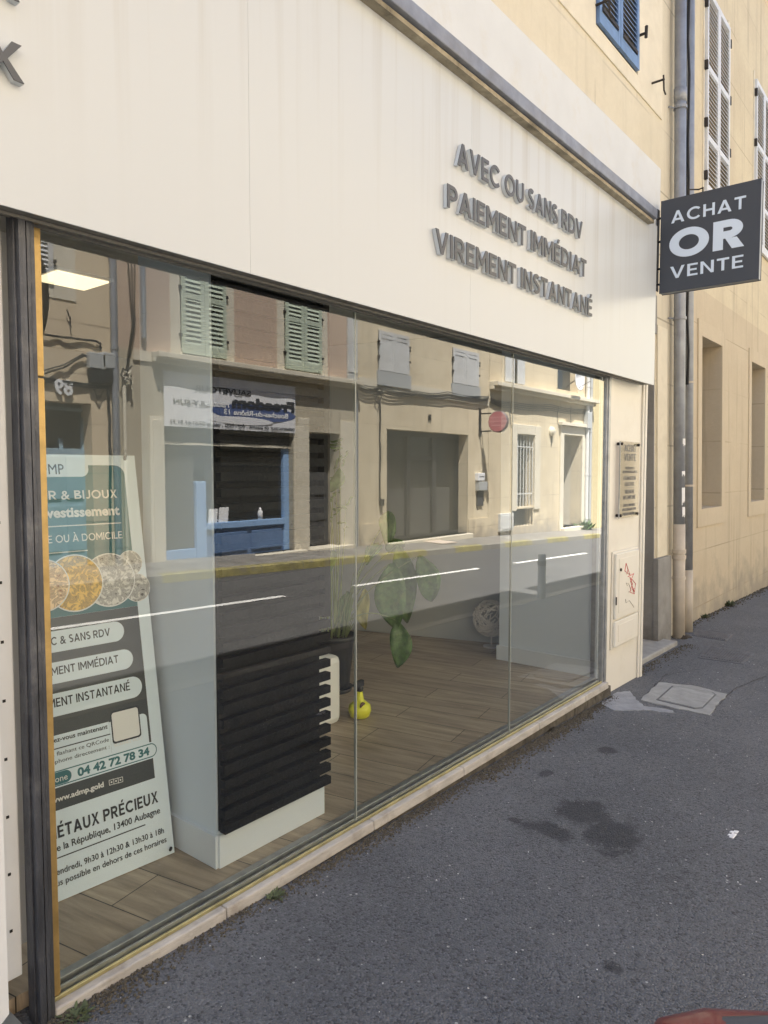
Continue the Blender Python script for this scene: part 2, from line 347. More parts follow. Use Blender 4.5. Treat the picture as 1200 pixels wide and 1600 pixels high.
# ------------------------------------------------------------------ mesh helpers
class MB:
    def __init__(s): s.bm = bmesh.new()
    def face(s, pts):
        vs = [s.bm.verts.new(p) for p in pts]
        try: return s.bm.faces.new(vs)
        except ValueError: return None
    def hexa(s, p):                       # p: 8 points, bottom 4 then top 4
        v = [s.bm.verts.new(q) for q in p]
        for f in ((0, 1, 2, 3), (4, 5, 6, 7), (0, 1, 5, 4), (1, 2, 6, 5), (2, 3, 7, 6), (3, 0, 4, 7)): s.bm.faces.new([v[i] for i in f])
    def box(s, x0, x1, y0, y1, z0, z1):
        s.hexa([(x0, y0, z0), (x1, y0, z0), (x1, y1, z0), (x0, y1, z0), (x0, y0, z1), (x1, y0, z1), (x1, y1, z1), (x0, y1, z1)])
    def fbox(s, F, x0, x1, d0, d1, z0, z1):
        P = F.pt
        s.hexa([P(x0, d0, z0), P(x1, d0, z0), P(x1, d1, z0), P(x0, d1, z0), P(x0, d0, z1), P(x1, d0, z1), P(x1, d1, z1), P(x0, d1, z1)])
    def tube(s, pts, r, n=8, cap=True):
        pts = [Vector(p) for p in pts]; rs = r if isinstance(r, (list, tuple)) else [r] * len(pts)
        rings = []; up = Vector((.13, .31, .94)).normalized()
        for i, p in enumerate(pts):
            t = (pts[min(i + 1, len(pts) - 1)] - pts[max(i - 1, 0)]).normalized()
            a = t.cross(up)
            if a.length < .05: a = t.cross(Vector((1, 0, 0)))
            a.normalize(); b = t.cross(a)
            rings.append([s.bm.verts.new(p + (a * math.cos(2 * math.pi * k / n) + b * math.sin(2 * math.pi * k / n)) * rs[i]) for k in range(n)])
        for i in range(len(rings) - 1):
            for k in range(n): s.bm.faces.new((rings[i][k], rings[i][(k + 1) % n], rings[i + 1][(k + 1) % n], rings[i + 1][k]))
        if cap: s.bm.faces.new(rings[0]); s.bm.faces.new(rings[-1])
    def lathe(s, prof, c, n=32, axis='Z'):
        c = Vector(c); rings = []
        for r_, h in prof:
            ring = []
            for k in range(n):
                a = 2 * math.pi * k / n; q = (r_ * math.cos(a), r_ * math.sin(a), h)
                if axis == 'X': q = (q[2], q[0], q[1])
                if axis == 'Y': q = (q[0], q[2], q[1])
                ring.append(s.bm.verts.new(c + Vector(q)))
            rings.append(ring)
        for i in range(len(rings) - 1):
            for k in range(n): s.bm.faces.new((rings[i][k], rings[i][(k + 1) % n], rings[i + 1][(k + 1) % n], rings[i + 1][k]))
        s.bm.faces.new(rings[0]); s.bm.faces.new(rings[-1])
    def build(s, name, m, parent=None, loc=None, smooth=False, bevel=0.0, merge=False):
        bm = s.bm
        if merge: bmesh.ops.remove_doubles(bm, verts=bm.verts, dist=1e-4)
        bmesh.ops.recalc_face_normals(bm, faces=bm.faces)
        org = Vector(loc) if loc else Vector((0, 0, 0))
        if parent is not None: org = Vector(parent['base'][:]) if 'base' in parent else Vector((0, 0, 0))
        for v in bm.verts: v.co -= org
        me = bpy.data.meshes.new(name); bm.to_mesh(me); bm.free()
        if smooth:
            for p in me.polygons: p.use_smooth = True
        me.materials.append(m); o = bpy.data.objects.new(name, me); col.objects.link(o)
        if parent is not None:
            o.parent = parent; o['base'] = org
        else: o.location = org; o['base'] = org
        if bevel:
            b = o.modifiers.new('bevel', 'BEVEL'); b.width = bevel; b.segments = 2; b.limit_method = 'ANGLE'; b.angle_limit = R(40)
        return o

def tag(o, label=None, cat=None, group=None, kind=None):
    if label: o['label'] = label
    if cat: o['category'] = cat
    if group: o['group'] = group
    if kind: o['kind'] = kind
    return o
def thing(name, loc, label, cat, group=None):
    o = bpy.data.objects.new(name, None); o.location = loc; o.empty_display_size = .2; col.objects.link(o)
    o['base'] = Vector(loc); return tag(o, label, cat, group)

def wall(F, x0, x1, z0, z1, openings, thick, m, parent, name='wall', zb=None):
    """wall with real openings; openings: (xa, xb, za, zb)"""
    xs = sorted({x0, x1, *[o[0] for o in openings], *[o[1] for o in openings]})
    zs = sorted({z0, z1, *[o[2] for o in openings], *[o[3] for o in openings]})
    xs = [x for x in xs if x0 <= x <= x1]; zs = [z for z in zs if z0 <= z <= z1]
    mb = MB()
    def solid(i, j):
        if i < 0 or j < 0 or i >= len(xs) - 1 or j >= len(zs) - 1: return False
        cx = (xs[i] + xs[i + 1]) / 2; cz = (zs[j] + zs[j + 1]) / 2
        return not any(o[0] < cx < o[1] and o[2] < cz < o[3] for o in openings)
    P = F.pt
    for i in range(len(xs) - 1):
        for j in range(len(zs) - 1):
            if not solid(i, j): continue
            a, b, c, d = xs[i], xs[i + 1], zs[j], zs[j + 1]
            mb.face([P(a, 0, c), P(b, 0, c), P(b, 0, d), P(a, 0, d)])
            mb.face([P(a, -thick, c), P(a, -thick, d), P(b, -thick, d), P(b, -thick, c)])
            if not solid(i - 1, j): mb.face([P(a, 0, c), P(a, 0, d), P(a, -thick, d), P(a, -thick, c)])
            if not solid(i + 1, j): mb.face([P(b, 0, c), P(b, -thick, c), P(b, -thick, d), P(b, 0, d)])
            if not solid(i, j - 1): mb.face([P(a, 0, c), P(a, -thick, c), P(b, -thick, c), P(b, 0, c)])
            if not solid(i, j + 1): mb.face([P(a, 0, d), P(b, 0, d), P(b, -thick, d), P(a, -thick, d)])
    return mb.build(name, m, parent, merge=True)

def shutter(F, x0, x1, z0, z1, d, m, parent, n, mids=(.5,), name='shutter', ang=.8, st=.06, solid=False):
    mb = MB(); t = .032
    mb.fbox(F, x0, x0 + st, d, d + t, z0, z1); mb.fbox(F, x1 - st, x1, d, d + t, z0, z1)
    rails = [z0, z1 - st * 1.2] + [z0 + (z1 - z0) * q - st * .6 for q in mids]
    for i, z in enumerate(rails):
        hh = st * (2.0 if i == 0 else 1.2)
        mb.fbox(F, x0 + st, x1 - st, d + .001, d + t - .001, z, z + hh)
    segs = sorted(rails)
    if solid:
        mb.fbox(F, x0 + st, x1 - st, d + .008, d + t - .010, z0 + st, z1 - st)
    else:
        pitch = (z1 - z0) / n; hgt = pitch * ang; z = z0 + st * 2
        while z + hgt < z1 - st * 1.2:
            if not any(r_ - hgt * .6 < z < r_ + st * 1.2 for r_ in segs[1:]):
                P = F.pt; a, b = x0 + st, x1 - st; th = .007
                mb.hexa([P(a, d + t - .004, z), P(b, d + t - .004, z), P(b, d + .003, z + hgt), P(a, d + .003, z + hgt),
                         P(a, d + t - .004, z + th), P(b, d + t - .004, z + th), P(b, d + .003, z + hgt + th), P(a, d + .003, z + hgt + th)])
            z += pitch
    return mb.build(name, m, parent)

def text_mesh(s, bold=0.0, res=3, depth=0.0):
    cu = bpy.data.curves.new('t', 'FONT'); cu.body = s; cu.size = 1.0; cu.resolution_u = res; cu.offset = bold; cu.extrude = depth
    o = bpy.data.objects.new('t', cu); col.objects.link(o)
    bpy.context.view_layer.update(); dg = bpy.context.evaluated_depsgraph_get()
    me = bpy.data.meshes.new_from_object(o.evaluated_get(dg))
    bpy.data.objects.remove(o); bpy.data.curves.remove(cu)
    return me
def text(s, O, U, V, width, height, m, parent, name='lettering', bold=.012, depth=.001, align='L', res=3, keep=False, capref=True):
    """text laid from O along U (width metres) with capital height `height` along V; front is U x V"""
    me = text_mesh(s, bold, res, .5)
    O = Vector(O); U = Vector(U).normalized(); V = Vector(V).normalized(); W = U.cross(V)
    xs = [v.co.x for v in me.vertices]; x0, x1 = min(xs), max(xs)
    cap = .70
    sz = height / cap; sx = width / (x1 - x0) if width else sz
    wd = (x1 - x0) * sx
    off = {'L': 0, 'C': -wd / 2, 'R': -wd}[align]
    base = Vector(parent['base'][:])
    for v in me.vertices:
        v.co = O + U * ((v.co.x - x0) * sx + off) + V * (v.co.y * sz) + W * ((v.co.z + .5) * depth) - base
    me.materials.clear(); me.materials.append(m); me.name = name
    o = bpy.data.objects.new(name, me); col.objects.link(o); o.parent = parent; o['base'] = base
    return o


# ---- geometric capitals drawn as strokes (cap height 1, stroke t); other characters fall back on the built in font
def _ribbon(pts, t, closed=False):
    n = len(pts); L_, R_ = [], []
    for i in range(n):
        a = Vector(pts[(i - 1) % n]) if (closed or i > 0) else None; b = Vector(pts[(i + 1) % n]) if (closed or i < n - 1) else None; p = Vector(pts[i])
        d1 = (p - a).normalized() if a is not None else (b - p).normalized(); d2 = (b - p).normalized() if b is not None else d1
        d = (d1 + d2).normalized(); nrm = Vector((-d.y, d.x)); k = t / 2 / max(.35, abs(nrm.dot(Vector((-d1.y, d1.x)))))
        L_.append(tuple(p + nrm * k)); R_.append(tuple(p - nrm * k))
    return [[L_[i], L_[(i + 1) % n], R_[(i + 1) % n], R_[i]] for i in range(n if closed else n - 1)]
def _arc(cx, cy, rx, ry, a0, a1, n=14): return [(cx + rx * math.cos(R(a0 + (a1 - a0) * i / n)), cy + ry * math.sin(R(a0 + (a1 - a0) * i / n))) for i in range(n + 1)]
def _glyph(ch, t):
    h = t / 2; g = t * 1.12
    if ch in 'ÉÀ':
        p, w = _glyph('E' if ch == 'É' else 'A', t); c = w * .5
        p = p + [[(c - .04, 1.08), (c + .13, 1.08), (c + .26, 1.30), (c + .06, 1.30)] if ch == 'É' else [(c + .06, 1.08), (c - .12, 1.08), (c - .26, 1.30), (c - .06, 1.30)]]
        return p, w
    if ch == 'I': return [[(0, 0), (t, 0), (t, 1), (0, 1)]], t
    if ch == 'E': w = .62; return [[(0, 0), (w, 0), (w, t * .92), (t, t * .92), (t, .5 - h * .9), (w - .06, .5 - h * .9), (w - .06, .5 + h * .9), (t, .5 + h * .9), (t, 1 - t * .92), (w, 1 - t * .92), (w, 1), (0, 1)]], w
    if ch == 'F': w = .60; return [[(0, 0), (t, 0), (t, .42 - h), (w - .06, .42 - h), (w - .06, .42 + h), (t, .42 + h), (t, 1 - t), (w, 1 - t), (w, 1), (0, 1)]], w
    if ch == 'L': w = .58; return [[(0, 0), (w, 0), (w, t), (t, t), (t, 1), (0, 1)]], w
    if ch == 'T': w = .70; c = w / 2; return [[(c - h, 0), (c + h, 0), (c + h, 1 - t), (w, 1 - t), (w, 1), (0, 1), (0, 1 - t), (c - h, 1 - t)]], w
    if ch == 'H': w = .74; return [[(0, 0), (t, 0), (t, .5 - h), (w - t, .5 - h), (w - t, 0), (w, 0), (w, 1), (w - t, 1), (w - t, .5 + h), (t, .5 + h), (t, 1), (0, 1)]], w
    if ch == 'N': w = .78; return [[(0, 0), (t, 0), (t, 1 - t * 1.55), (w - t, 0), (w, 0), (w, 1), (w - t, 1), (w - t, t * 1.55), (t, 1), (0, 1)]], w
    if ch == 'M': w = .94; c = w / 2; return [[(0, 0), (t, 0), (t, 1 - t * 1.75), (c - h * .5, .22), (c + h * .5, .22), (w - t, 1 - t * 1.75), (w - t, 0), (w, 0), (w, 1), (w - t, 1), (c, .22 + t * 1.5), (t, 1), (0, 1)]], w
    if ch == 'A': w = .88; c = w / 2; f = lambda y: (c - h) * y; return [[(0, 0), (g, 0), (g + f(.20) , .20), (w - g - f(.20), .20), (w - g, 0), (w, 0), (c + h, 1), (c - h, 1)]] if False else [[(0, 0), (g, 0), (g + f(.2), .2), (w - g - f(.2), .2), (w - g, 0), (w, 0), (c + h, 1), (c, 1), (c, 1 - t * 1.5), (w - g - f(.2 + t), .2 + t), (g + f(.2 + t), .2 + t), (c - .0008, 1 - t * 1.5), (c - .0008, 1), (c - h, 1)]], w
    if ch == 'V': w = .88; c = w / 2; return [[(c - h, 0), (c + h, 0), (w, 1), (w - g, 1), (c, t * 1.4), (g, 1), (0, 1)]], w
    if ch == 'X': w = .80; c = w / 2; q = g * .58; return [[(0, 0), (g, 0), (c, .5 - q), (w - g, 0), (w, 0), (c + q * .78, .5), (w - .03, 1), (w - g - .03, 1), (c, .5 + q), (g + .03, 1), (.03, 1), (c - q * .78, .5)]], w
    if ch == 'Z': w = .68; return [[(0, 0), (w, 0), (w, t), (g * 1.2, t), (w, 1 - t), (w, 1), (0, 1), (0, 1 - t), (w - g * 1.2, 1 - t), (0, t)]], w
    if ch == 'O': w = 1.02; return _ribbon(_arc(w / 2, .5, (w - t) / 2, (1.02 - t) / 2, 0, 360, 44)[:-1], t, True), w
    if ch == 'Q': w = 1.02; p, _ = _glyph('O', t); return p + [[(.56, -.14), (.80, -.18), (.74, .02), (.60, .0)]], w
    if ch == 'C': w = .90; return _ribbon(_arc(.50, .5, .50 - h, .51 - h, 42, 318, 30), t), w
    if ch == 'G': w = .94; return _ribbon(_arc(.50, .5, .50 - h, .51 - h, 42, 322, 30) + [(w - h, .16), (w - h, .50)], t), w
    if ch == 'D': w = .86; return [[(0, 0), (t, 0), (t, 1), (0, 1)]] + _ribbon([(t, 1 - h)] + _arc(.40, .5, w - .40 - h, .5 - h, 90, -90, 22) + [(t, h)], t), w
    if ch in 'PR':
        w = .72; b = .36 if ch == 'P' else .37; ry = (1 - b - t) / 2 * .985 + .003; cy = 1 - h - ry
        p = [[(0, 0), (t, 0), (t, 1), (0, 1)]] + _ribbon([(t, 1 - h)] + _arc(.40, cy, w - .40 - h, ry, 90, -90, 16) + [(t, cy - ry)], t)
        if ch == 'R': yb = cy - ry - h - .001; p += [[(.30, yb), (.30 + g, yb), (w + .04, 0), (w + .04 - g * 1.05, 0)]]; w += .04
        return p, w
    if ch == 'B':
        w = .74
        return [[(0, 0), (t, 0), (t, 1), (0, 1)]] + _ribbon([(t, 1 - h)] + _arc(.40, .765, .26 - h, .235 - h, 90, -88, 14) + [(t, .53 + h)], t * .98) + _ribbon([(t, .525 - h)] + _arc(.42, .262, .32 - h, .262 - h, 88, -90, 14) + [(t, h)], t * .98), w
    if ch == 'U': w = .76; return _ribbon([(h, 1), (h, .40)] + _arc(w / 2, .38, w / 2 - h, .39 - h, 180, 360, 20) + [(w - h, .40), (w - h, 1)], t), w
    if ch == 'J': w = .52; return _ribbon([(.06, 1 - h), (w - h, 1 - h + .0)][:0] + [(w - h, 1), (w - h, .34)] + _arc(w - h - .19, .31, .19, .31 - h, 0, -140, 12), t), w
    if ch == 'S': w = .68; return _ribbon(_arc(.34, .735, .32 - h, .275 - h, 38, 265, 16) + _arc(.34, .275, .33 - h, .285 - h, 78, -142, 16), t), w
    if ch == '-': return [[(.04, .36), (.36, .36), (.36, .50), (.04, .50)]], .40
    return None
def caps(s, O, U, V, width, height, m, parent, name='lettering', t=.17, depth=.001, align='L', track=.13):
    O = Vector(O); U = Vector(U).normalized(); V = Vector(V).normalized(); W = U.cross(V); base = Vector(parent['base'][:])
    bm = bmesh.new(); x = 0.0; last = 0.0
    for ch in s:
        if ch == ' ': x += .34; continue
        g = _glyph(ch, t)
        if g is None:
            me = text_mesh(ch, (t - .12) * .28, 3, 0.0); xs = [v.co.x for v in me.vertices]; x0 = min(xs); k = 1 / .70
            vs = [bm.verts.new((x + (v.co.x - x0) * k, v.co.y * k, 0)) for v in me.vertices]
            for p in me.polygons:
                try: bm.faces.new([vs[i] for i in p.vertices])
                except ValueError: pass
            w_ = (max(xs) - x0) * k; bpy.data.meshes.remove(me)
        else:
            polys, w_ = g
            for p in polys: bm.faces.new([bm.verts.new((x + q[0], q[1], 0)) for q in p])
        last = x + w_; x += w_ + track
    bmesh.ops.remove_doubles(bm, verts=bm.verts, dist=.0004)
    bmesh.ops.triangulate(bm, faces=bm.faces, ngon_method='EAR_CLIP')
    for f in bm.faces:
        if f.normal.z < 0: f.normal_flip()
    ex = bmesh.ops.extrude_face_region(bm, geom=bm.faces[:])
    for v in [e for e in ex['geom'] if isinstance(e, bmesh.types.BMVert)]: v.co.z = 1
    sx = (width / last) if width else height; wd = last * sx; off = {'L': 0, 'C': -wd / 2, 'R': -wd}[align]
    for v in bm.verts: v.co = O + U * (v.co.x * sx + off) + V * (v.co.y * height) + W * (v.co.z * depth) - base
    bmesh.ops.recalc_face_normals(bm, faces=bm.faces)
    me = bpy.data.meshes.new(name); bm.to_mesh(me); bm.free(); me.materials.append(m)
    o = bpy.data.objects.new(name, me); col.objects.link(o); o.parent = parent; o['base'] = base
    return o
def caps_width(s, t=.17, track=.13):
    x = last = 0.0
    for ch in s:
        if ch == ' ': x += .34; continue
        g = _glyph(ch, t)
        if g is None:
            me = text_mesh(ch, 0, 2); xs = [v.co.x for v in me.vertices]; w_ = (max(xs) - min(xs)) / .70; bpy.data.meshes.remove(me)
        else: w_ = g[1]
        last = x + w_; x += w_ + track
    return last

# ------------------------------------------------------------------ ground
XA, XB, STEP = -16.0, 42.0, 2.0
PROF = {  # Y: (a, b)  z = a - b x
    -2.0: (.06, .022), 0.0: (.040, .022), 2.42: (.055, .0235), 2.44: (.055, .0235), 2.60: (.055, .0235), 2.61: (-.045, .0235),
    2.9: (-.035, .024), 5.0: (.13, .031), 7.4: (.08, .031)}
def gz(x, Y, prof=None):
    ks = sorted(PROF); Y = max(ks[0], min(ks[-1], Y))
    for i in range(len(ks) - 1):
        if ks[i] <= Y <= ks[i + 1]:
            f = (Y - ks[i]) / (ks[i + 1] - ks[i]); a = PROF[ks[i]][0] * (1 - f) + PROF[ks[i + 1]][0] * f; b = PROF[ks[i]][1] * (1 - f) + PROF[ks[i + 1]][1] * f
            return a - b * x
def strip(name, m, cross, x0=XA, x1=XB, step=STEP, kind='structure', closed=False, parent=None):
    """cross: list of (Y, a, b) -> z = a - b x at y = -Y"""
    mb = MB(); n = max(1, int(round((x1 - x0) / step))); rows = []
    for i in range(n + 1):
        x = x0 + (x1 - x0) * i / n
        rows.append([mb.bm.verts.new((x, -Y, a - b * x)) for Y, a, b in cross])
    for i in range(n):
        for j in range(len(cross) - 1 + (1 if closed else 0)):
            k = (j + 1) % len(cross); mb.bm.faces.new((rows[i][j], rows[i][k], rows[i + 1][k], rows[i + 1][j]))
    if closed: mb.bm.faces.new(rows[0]); mb.bm.faces.new(rows[-1])
    o = mb.build(name, m, parent)
    if kind: o['kind'] = kind
    return o
strip('pavement', M['asphalt_pave'], [(-2.2, .06, .022), (0, .040, .022), (2.42, .055, .0235)])
strip('kerb', M['kerb'], [(2.425, -.1, .0235), (2.425, .058, .0235), (2.58, .056, .0235), (2.61, .03, .0235), (2.615, -.06, .0235)])
strip('road', M['asphalt_road'], [(2.60, -.045, .0235), (2.9, -.035, .024), (3.8, .05, .027), (5.0, .13, .031), (6.3, .115, .031), (7.45, .08, .031)])
strip('kerb', M['kerb'], [(7.40, .0, .031), (7.405, .20, .031), (7.43, .215, .031), (7.58, .218, .031)])
strip('opposite_pavement', M['opp_pave'], [(7.58, .214, .031), (8.9, .25, .031), (10.0, .25, .031)])
# yellow paint on the far kerb stones, stone by stone
mb = MB()
ymap = [(6.3, 11.2), (11.55, 13.2), (14.4, 15.6), (16.8, 18.3), (19.3, 20.7), (21.9, 23.2)]
for a, b in ymap:
    x = a
    while x < b - .05:
        e = min(x + .98, b)
        for c0, c1 in (((7.395, .085), (7.400, .205)), ((7.400, .205), (7.428, .221)), ((7.428, .221), (7.575, .223))):
            mb.face([(x, -c0[0], c0[1] - .031 * x), (e, -c0[0], c0[1] - .031 * e), (e, -c1[0], c1[1] - .031 * e), (x, -c1[0], c1[1] - .031 * x)])
        x += 1.0
o = mb.build('kerb_paint', M['yellow']); o['kind'] = 'structure'
# painted centre dashes and gutter line, 4 mm above the road
mb = MB()
for k in range(-3, 8):
    a = 3.05 + 4.94 * k; b = a + 3.52
    for j in range(4):
        p, q = a + (b - a) * j / 4, a + (b - a) * (j + 1) / 4
        mb.face([(p, -4.94, .13 + .003 - .031 * p), (q, -4.94, .13 + .003 - .031 * q), (q, -5.06, .13 + .003 - .031 * q), (p, -5.06, .13 + .003 - .031 * p)])
o = mb.build('road_marking', M['line']); o['kind'] = 'structure'
mb = MB()
for p in range(3, 14):
    q = p + 1
    mb.face([(p, -7.02, .089 + .004 - .031 * p), (q, -7.02, .093 - .031 * q), (q, -7.05, .092 - .031 * q), (p, -7.05, .092 - .031 * p)])
o = mb.build('gutter_line', M['line']); o['kind'] = 'structure'
mb = MB(); mb.face([(-600, -600, -2.2), (600, -600, -2.2), (600, 600, -2.2), (-600, 600, -2.2)]); o = mb.build('ground', M['earth']); o['kind'] = 'structure'

# ================================================================== SHOP BUILDING
sb = thing('shop_building', (0, .3, 0), 'cream rendered house with the glazed shop front on its ground floor', 'building')
GT = 2.275       # top of the glass
x_b, z_b = FH.at(941, 29, .06); x_e, z_e = FH.at(1004, 115, .06)
bz = (z_b + z_e) / 2
HX1 = 7.98
wall(FH, -9, HX1, -.6, 7.78, [(-2.9, 5.15, -.7, 3.3), (5.98, 7.12, -.7, 2.9), (x_b, x_e, bz, bz + 1.75), (2.2, 3.1, bz, bz + 1.75), (-1.3, -.4, bz, bz + 1.75)], .42, M['houseplaster'], sb)
# grey reveal and lower grey pier beside the doorway, white strip above
mb = MB(); mb.fbox(FH, 7.105, 7.122, -.40, .004, -.3, 2.9); mb.build('door_reveal', M['greyplaster'], sb)
mb = MB(); mb.fbox(FH, 7.10, 7.50, .0, .05, -.3, .74); mb.build('pier_base', M['greyplaster'], sb)
mb = MB(); mb.fbox(FH, 7.17, 7.46, .0, .02, .745, 3.02); mb.build('pier_render', M['trimcream'], sb)
mb = MB(); mb.fbox(FH, 5.9, 7.17, .0, .012, 2.93, 3.3); mb.build('door_lintel', M['greyplaster'], sb)
mb = MB(); mb.fbox(FH, 6.0, 7.1, -.40, -.36, -.12, 2.9); d = mb.build('door', M['greydoor'], sb)
mb = MB()
for z in (.1, .85, 1.6, 2.25): mb.fbox(FH, 6.12, 6.98, -.358, -.345, z, z + .55)
mb.build('door_panel', M['greydoor'], d)
# other inside walls of the house so no daylight leaks through
mb = MB(); mb.box(-9, HX1, 6.0, 6.2, -.6, 7.75); mb.box(-9.2, -9, .3, 6.2, -.6, 7.75); mb.box(HX1 - .2, HX1, .9, 6.2, -.6, 7.75); mb.build('back_wall', M['houseplaster'], sb)
mb = MB(); mb.hexa([(-9.3, -.05, 7.80), (HX1 - .02, -.05, 7.80), (HX1 - .02, 6.4, 7.80), (-9.3, 6.4, 7.80), (-9.3, -.05, 7.87), (HX1 - .02, -.05, 7.87), (HX1 - .02, 3.2, 8.8), (-9.3, 3.2, 8.8)]); mb.build('roof', M['roof'], sb)
# surround below the upper windows: pale band
xs1, _ = FH.at(1033, 150); _, zs1 = FH.at(1033, 188)
for i, xc in enumerate(((x_b + x_e) / 2, 2.65, -.85)):
    hw = (x_e - x_b) / 2; sw = xs1 - x_e
    mb = MB()
    mb.fbox(FH, xc - hw - sw, xc + hw + sw, 0, .012, zs1, bz - .012)
    mb.fbox(FH, xc - hw - sw, xc - hw - .012, 0, .012, bz - .012, bz + 1.95); mb.fbox(FH, xc + hw + .012, xc + hw + sw, 0, .012, bz - .012, bz + 1.95)
    s_ = mb.build('window_surround', M['trimcream'], sb)
    for a, b in ((xc - hw + .01, xc - .004), (xc + .004, xc + hw - .01)):
        sh = shutter(FH, a, b, bz + .01, bz + 1.74, .005, M['blue'], sb, 38, mids=(.45,), st=.05)
        mb = MB(); mb.fbox(FH, a + .05, b - .06, .038, .046, bz + .12, bz + .15); mb.build('shutter_bar', M['iron'], sh)
    for xx in (xc - hw - .03, xc + hw + .03):
        mb = MB()
        P = FH.pt; mb.tube([P(xx, .0, bz + .34), P(xx, .09, bz + .34)], .012); mb.tube([P(xx, .08, bz + .30), P(xx, .085, bz + .40)], .014)
        mb.build('shutter_hinge', M['iron'], sb)
# iron shutter stops
for (u, v) in ((1022, 130), (935, 8)):
    x, z = FH.at(u, v, .03); P = FH.pt; mb = MB()
    mb.tube([P(x - .01, -.01, z), P(x - .01, .13, z)], .010); mb.tube([P(x - .01, .12, z + .04), P(x - .01, .125, z - .10), P(x + .02, .13, z - .13)], .008)
    mb.build('shutter_stop', M['iron'], sb)
# shop interior: floor, ceiling, walls
mb = MB(); mb.box(-2.6, 5.9, .065, 5.9, -.05, .070); mb.build('shop_floor', M['floor'], sb)
mb = MB(); mb.box(-2.6, 5.95, .10, 5.9, 2.80, 2.9); mb.box(-2.6, 5.5, .065, .098, GT + .06, 3.2); mb.build('shop_ceiling', M['ceil'], sb)
mb = MB(); mb.box(5.06, 5.5, .03, .858, .075, 2.79); mb.build('side_wall', M['whitewall'], sb)
mb = MB()
mb.hexa([(5.53, 1.06, .075), (5.53, .86, .075), (5.9, .86, .075), (5.9, 5.9, .075), (5.53, 1.06, 2.79), (5.53, .86, 2.79), (5.9, .86, 2.79), (5.9, 5.9, 2.79)])
mb.face([(5.53, 1.06, .075), (4.2, 5.6, .075), (4.2, 5.6, 2.79), (5.53, 1.06, 2.79)])
mb.box(-2.6, 4.6, 4.9, 5.1, .075, 2.79)
mb.build('shop_wall', M['wallgrey'], sb)
mb = MB(); mb.box(-2.6, -2.5, .1, 4.88, .075, 2.79); mb.build('partition_wall', M['whitewall'], sb)
mb = MB(); mb.box(5.045, 5.058, .03, .875, .072, .19); mb.build('skirting', M['skirt'], sb)
mb = MB(); mb.box(5.03, 5.075, .022, .040, .072, GT); mb.build('wall_trim', M['skirt'], sb)
# ceiling light
lt = thing('ceiling_light', (2.3, 2.32, 2.79), 'lit square ceiling panel glowing warm white inside the shop', 'ceiling light')
mb = MB(); mb.box(2.13, 2.46, 2.17, 2.47, 2.772, 2.78); mb.build('diffuser', M['lamp'], lt)
mb = MB(); mb.box(2.11, 2.48, 2.15, 2.49, 2.781, 2.798); mb.build('frame', M['whitelac'], lt)

# shop front proper
sf = sb
seam = (2.318, 3.687)
X0, X1 = .985, 5.03
for a, b in ((X0 - .02, seam[0] - .004), (seam[0] + .004, seam[1] - .004), (seam[1] + .004, X1 + .03)):
    mb = MB(); mb.face([(a, 0.0, .055), (b, 0.0, .055), (b, 0.0, GT + .02), (a, 0.0, GT + .02)]); g = mb.build('window_pane', M['glass'], sf)
for s in seam:
    mb = MB(); mb.box(s - .003, s + .003, -.001, .011, .06, GT); mb.build('pane_joint', simple('silicone joint', (.30, .32, .29), .3), sf)
mb = MB(); mb.box(X0 - .03, X1 + .03, -.012, .0, GT - .004, GT + .05); mb.build('head_channel', M['soffit_dark'], sf)
mb = MB(); mb.box(.95, 5.04, -.014, -.005, .045, .058); mb.build('floor_track', M['track'], sf, bevel=.002)
mb = MB(); mb.box(.95, 5.04, .006, .014, .045, .070); mb.build('track_channel', M['alu'], sf, bevel=.002)
mb = MB(); mb.box(.95, 5.1, .030, .062, .05, .078); mb.build('inner_track', M['alu'], sf, bevel=.003)
# stone sill in lengths
mb = MB(); xx = .95; lens = [.62, .82, .74, .86, .70, .48]
for l in lens:
    e = min(xx + l, 5.10); mb.hexa([(xx, -.045, .0), (e - .004, -.045, .0), (e - .004, .05, -.0), (xx, .05, .0), (xx, -.042, .044), (e - .004, -.042, .044), (e - .004, .05, .045), (xx, .05, .045)]); xx += l
mb.build('sill', M['sillstone'], sf, bevel=.005)
mb = MB()
n = 60
for i in range(n):
    a = .93 + i * (5.17 - .93) / n; e = a + (5.17 - .93) / n
    r1 = random.uniform(-.003, .002)
    mb.hexa([(a, -.03 + r1 - .01, -.25), (e, -.03 + r1 - .01, -.25), (e, .05, -.25), (a, .05, -.25), (a, -.03 + r1, -.001), (e, -.03 + r1, -.001), (e, .05, -.001), (a, .05, -.001)])
mb.build('sill_base', M['mortar'], sf)
# dark jamb post on the left, brass trim
JL = FS.at(25, 900, -.01)[0]; JR = FS.at(66, 900, .03)[0]; BR = FS.at(78, 900, .012)[0]
mb = MB()
for a, b, y in ((.868, .876, -.030), (.876, .902, -.050), (.902, .907, -.035), (.907, .921, -.046), (.921, .925, -.03), (.925, .942, -.038)):
    a, b = [JL + (q - .868) / (.942 - .868) * (JR - JL) for q in (a, b)]; mb.box(a, b, y, .01, -.02, 2.34)
mb.build('jamb_post', M['darkmetal'], sf, bevel=.003)
mb = MB(); mb.box(JR + .001, BR, -.012, .03, .06, 1.86); mb.box(JR + .001, BR, -.012, .03, 1.864, 2.273); mb.build('brass_trim', M['brass'], sf, bevel=.003)
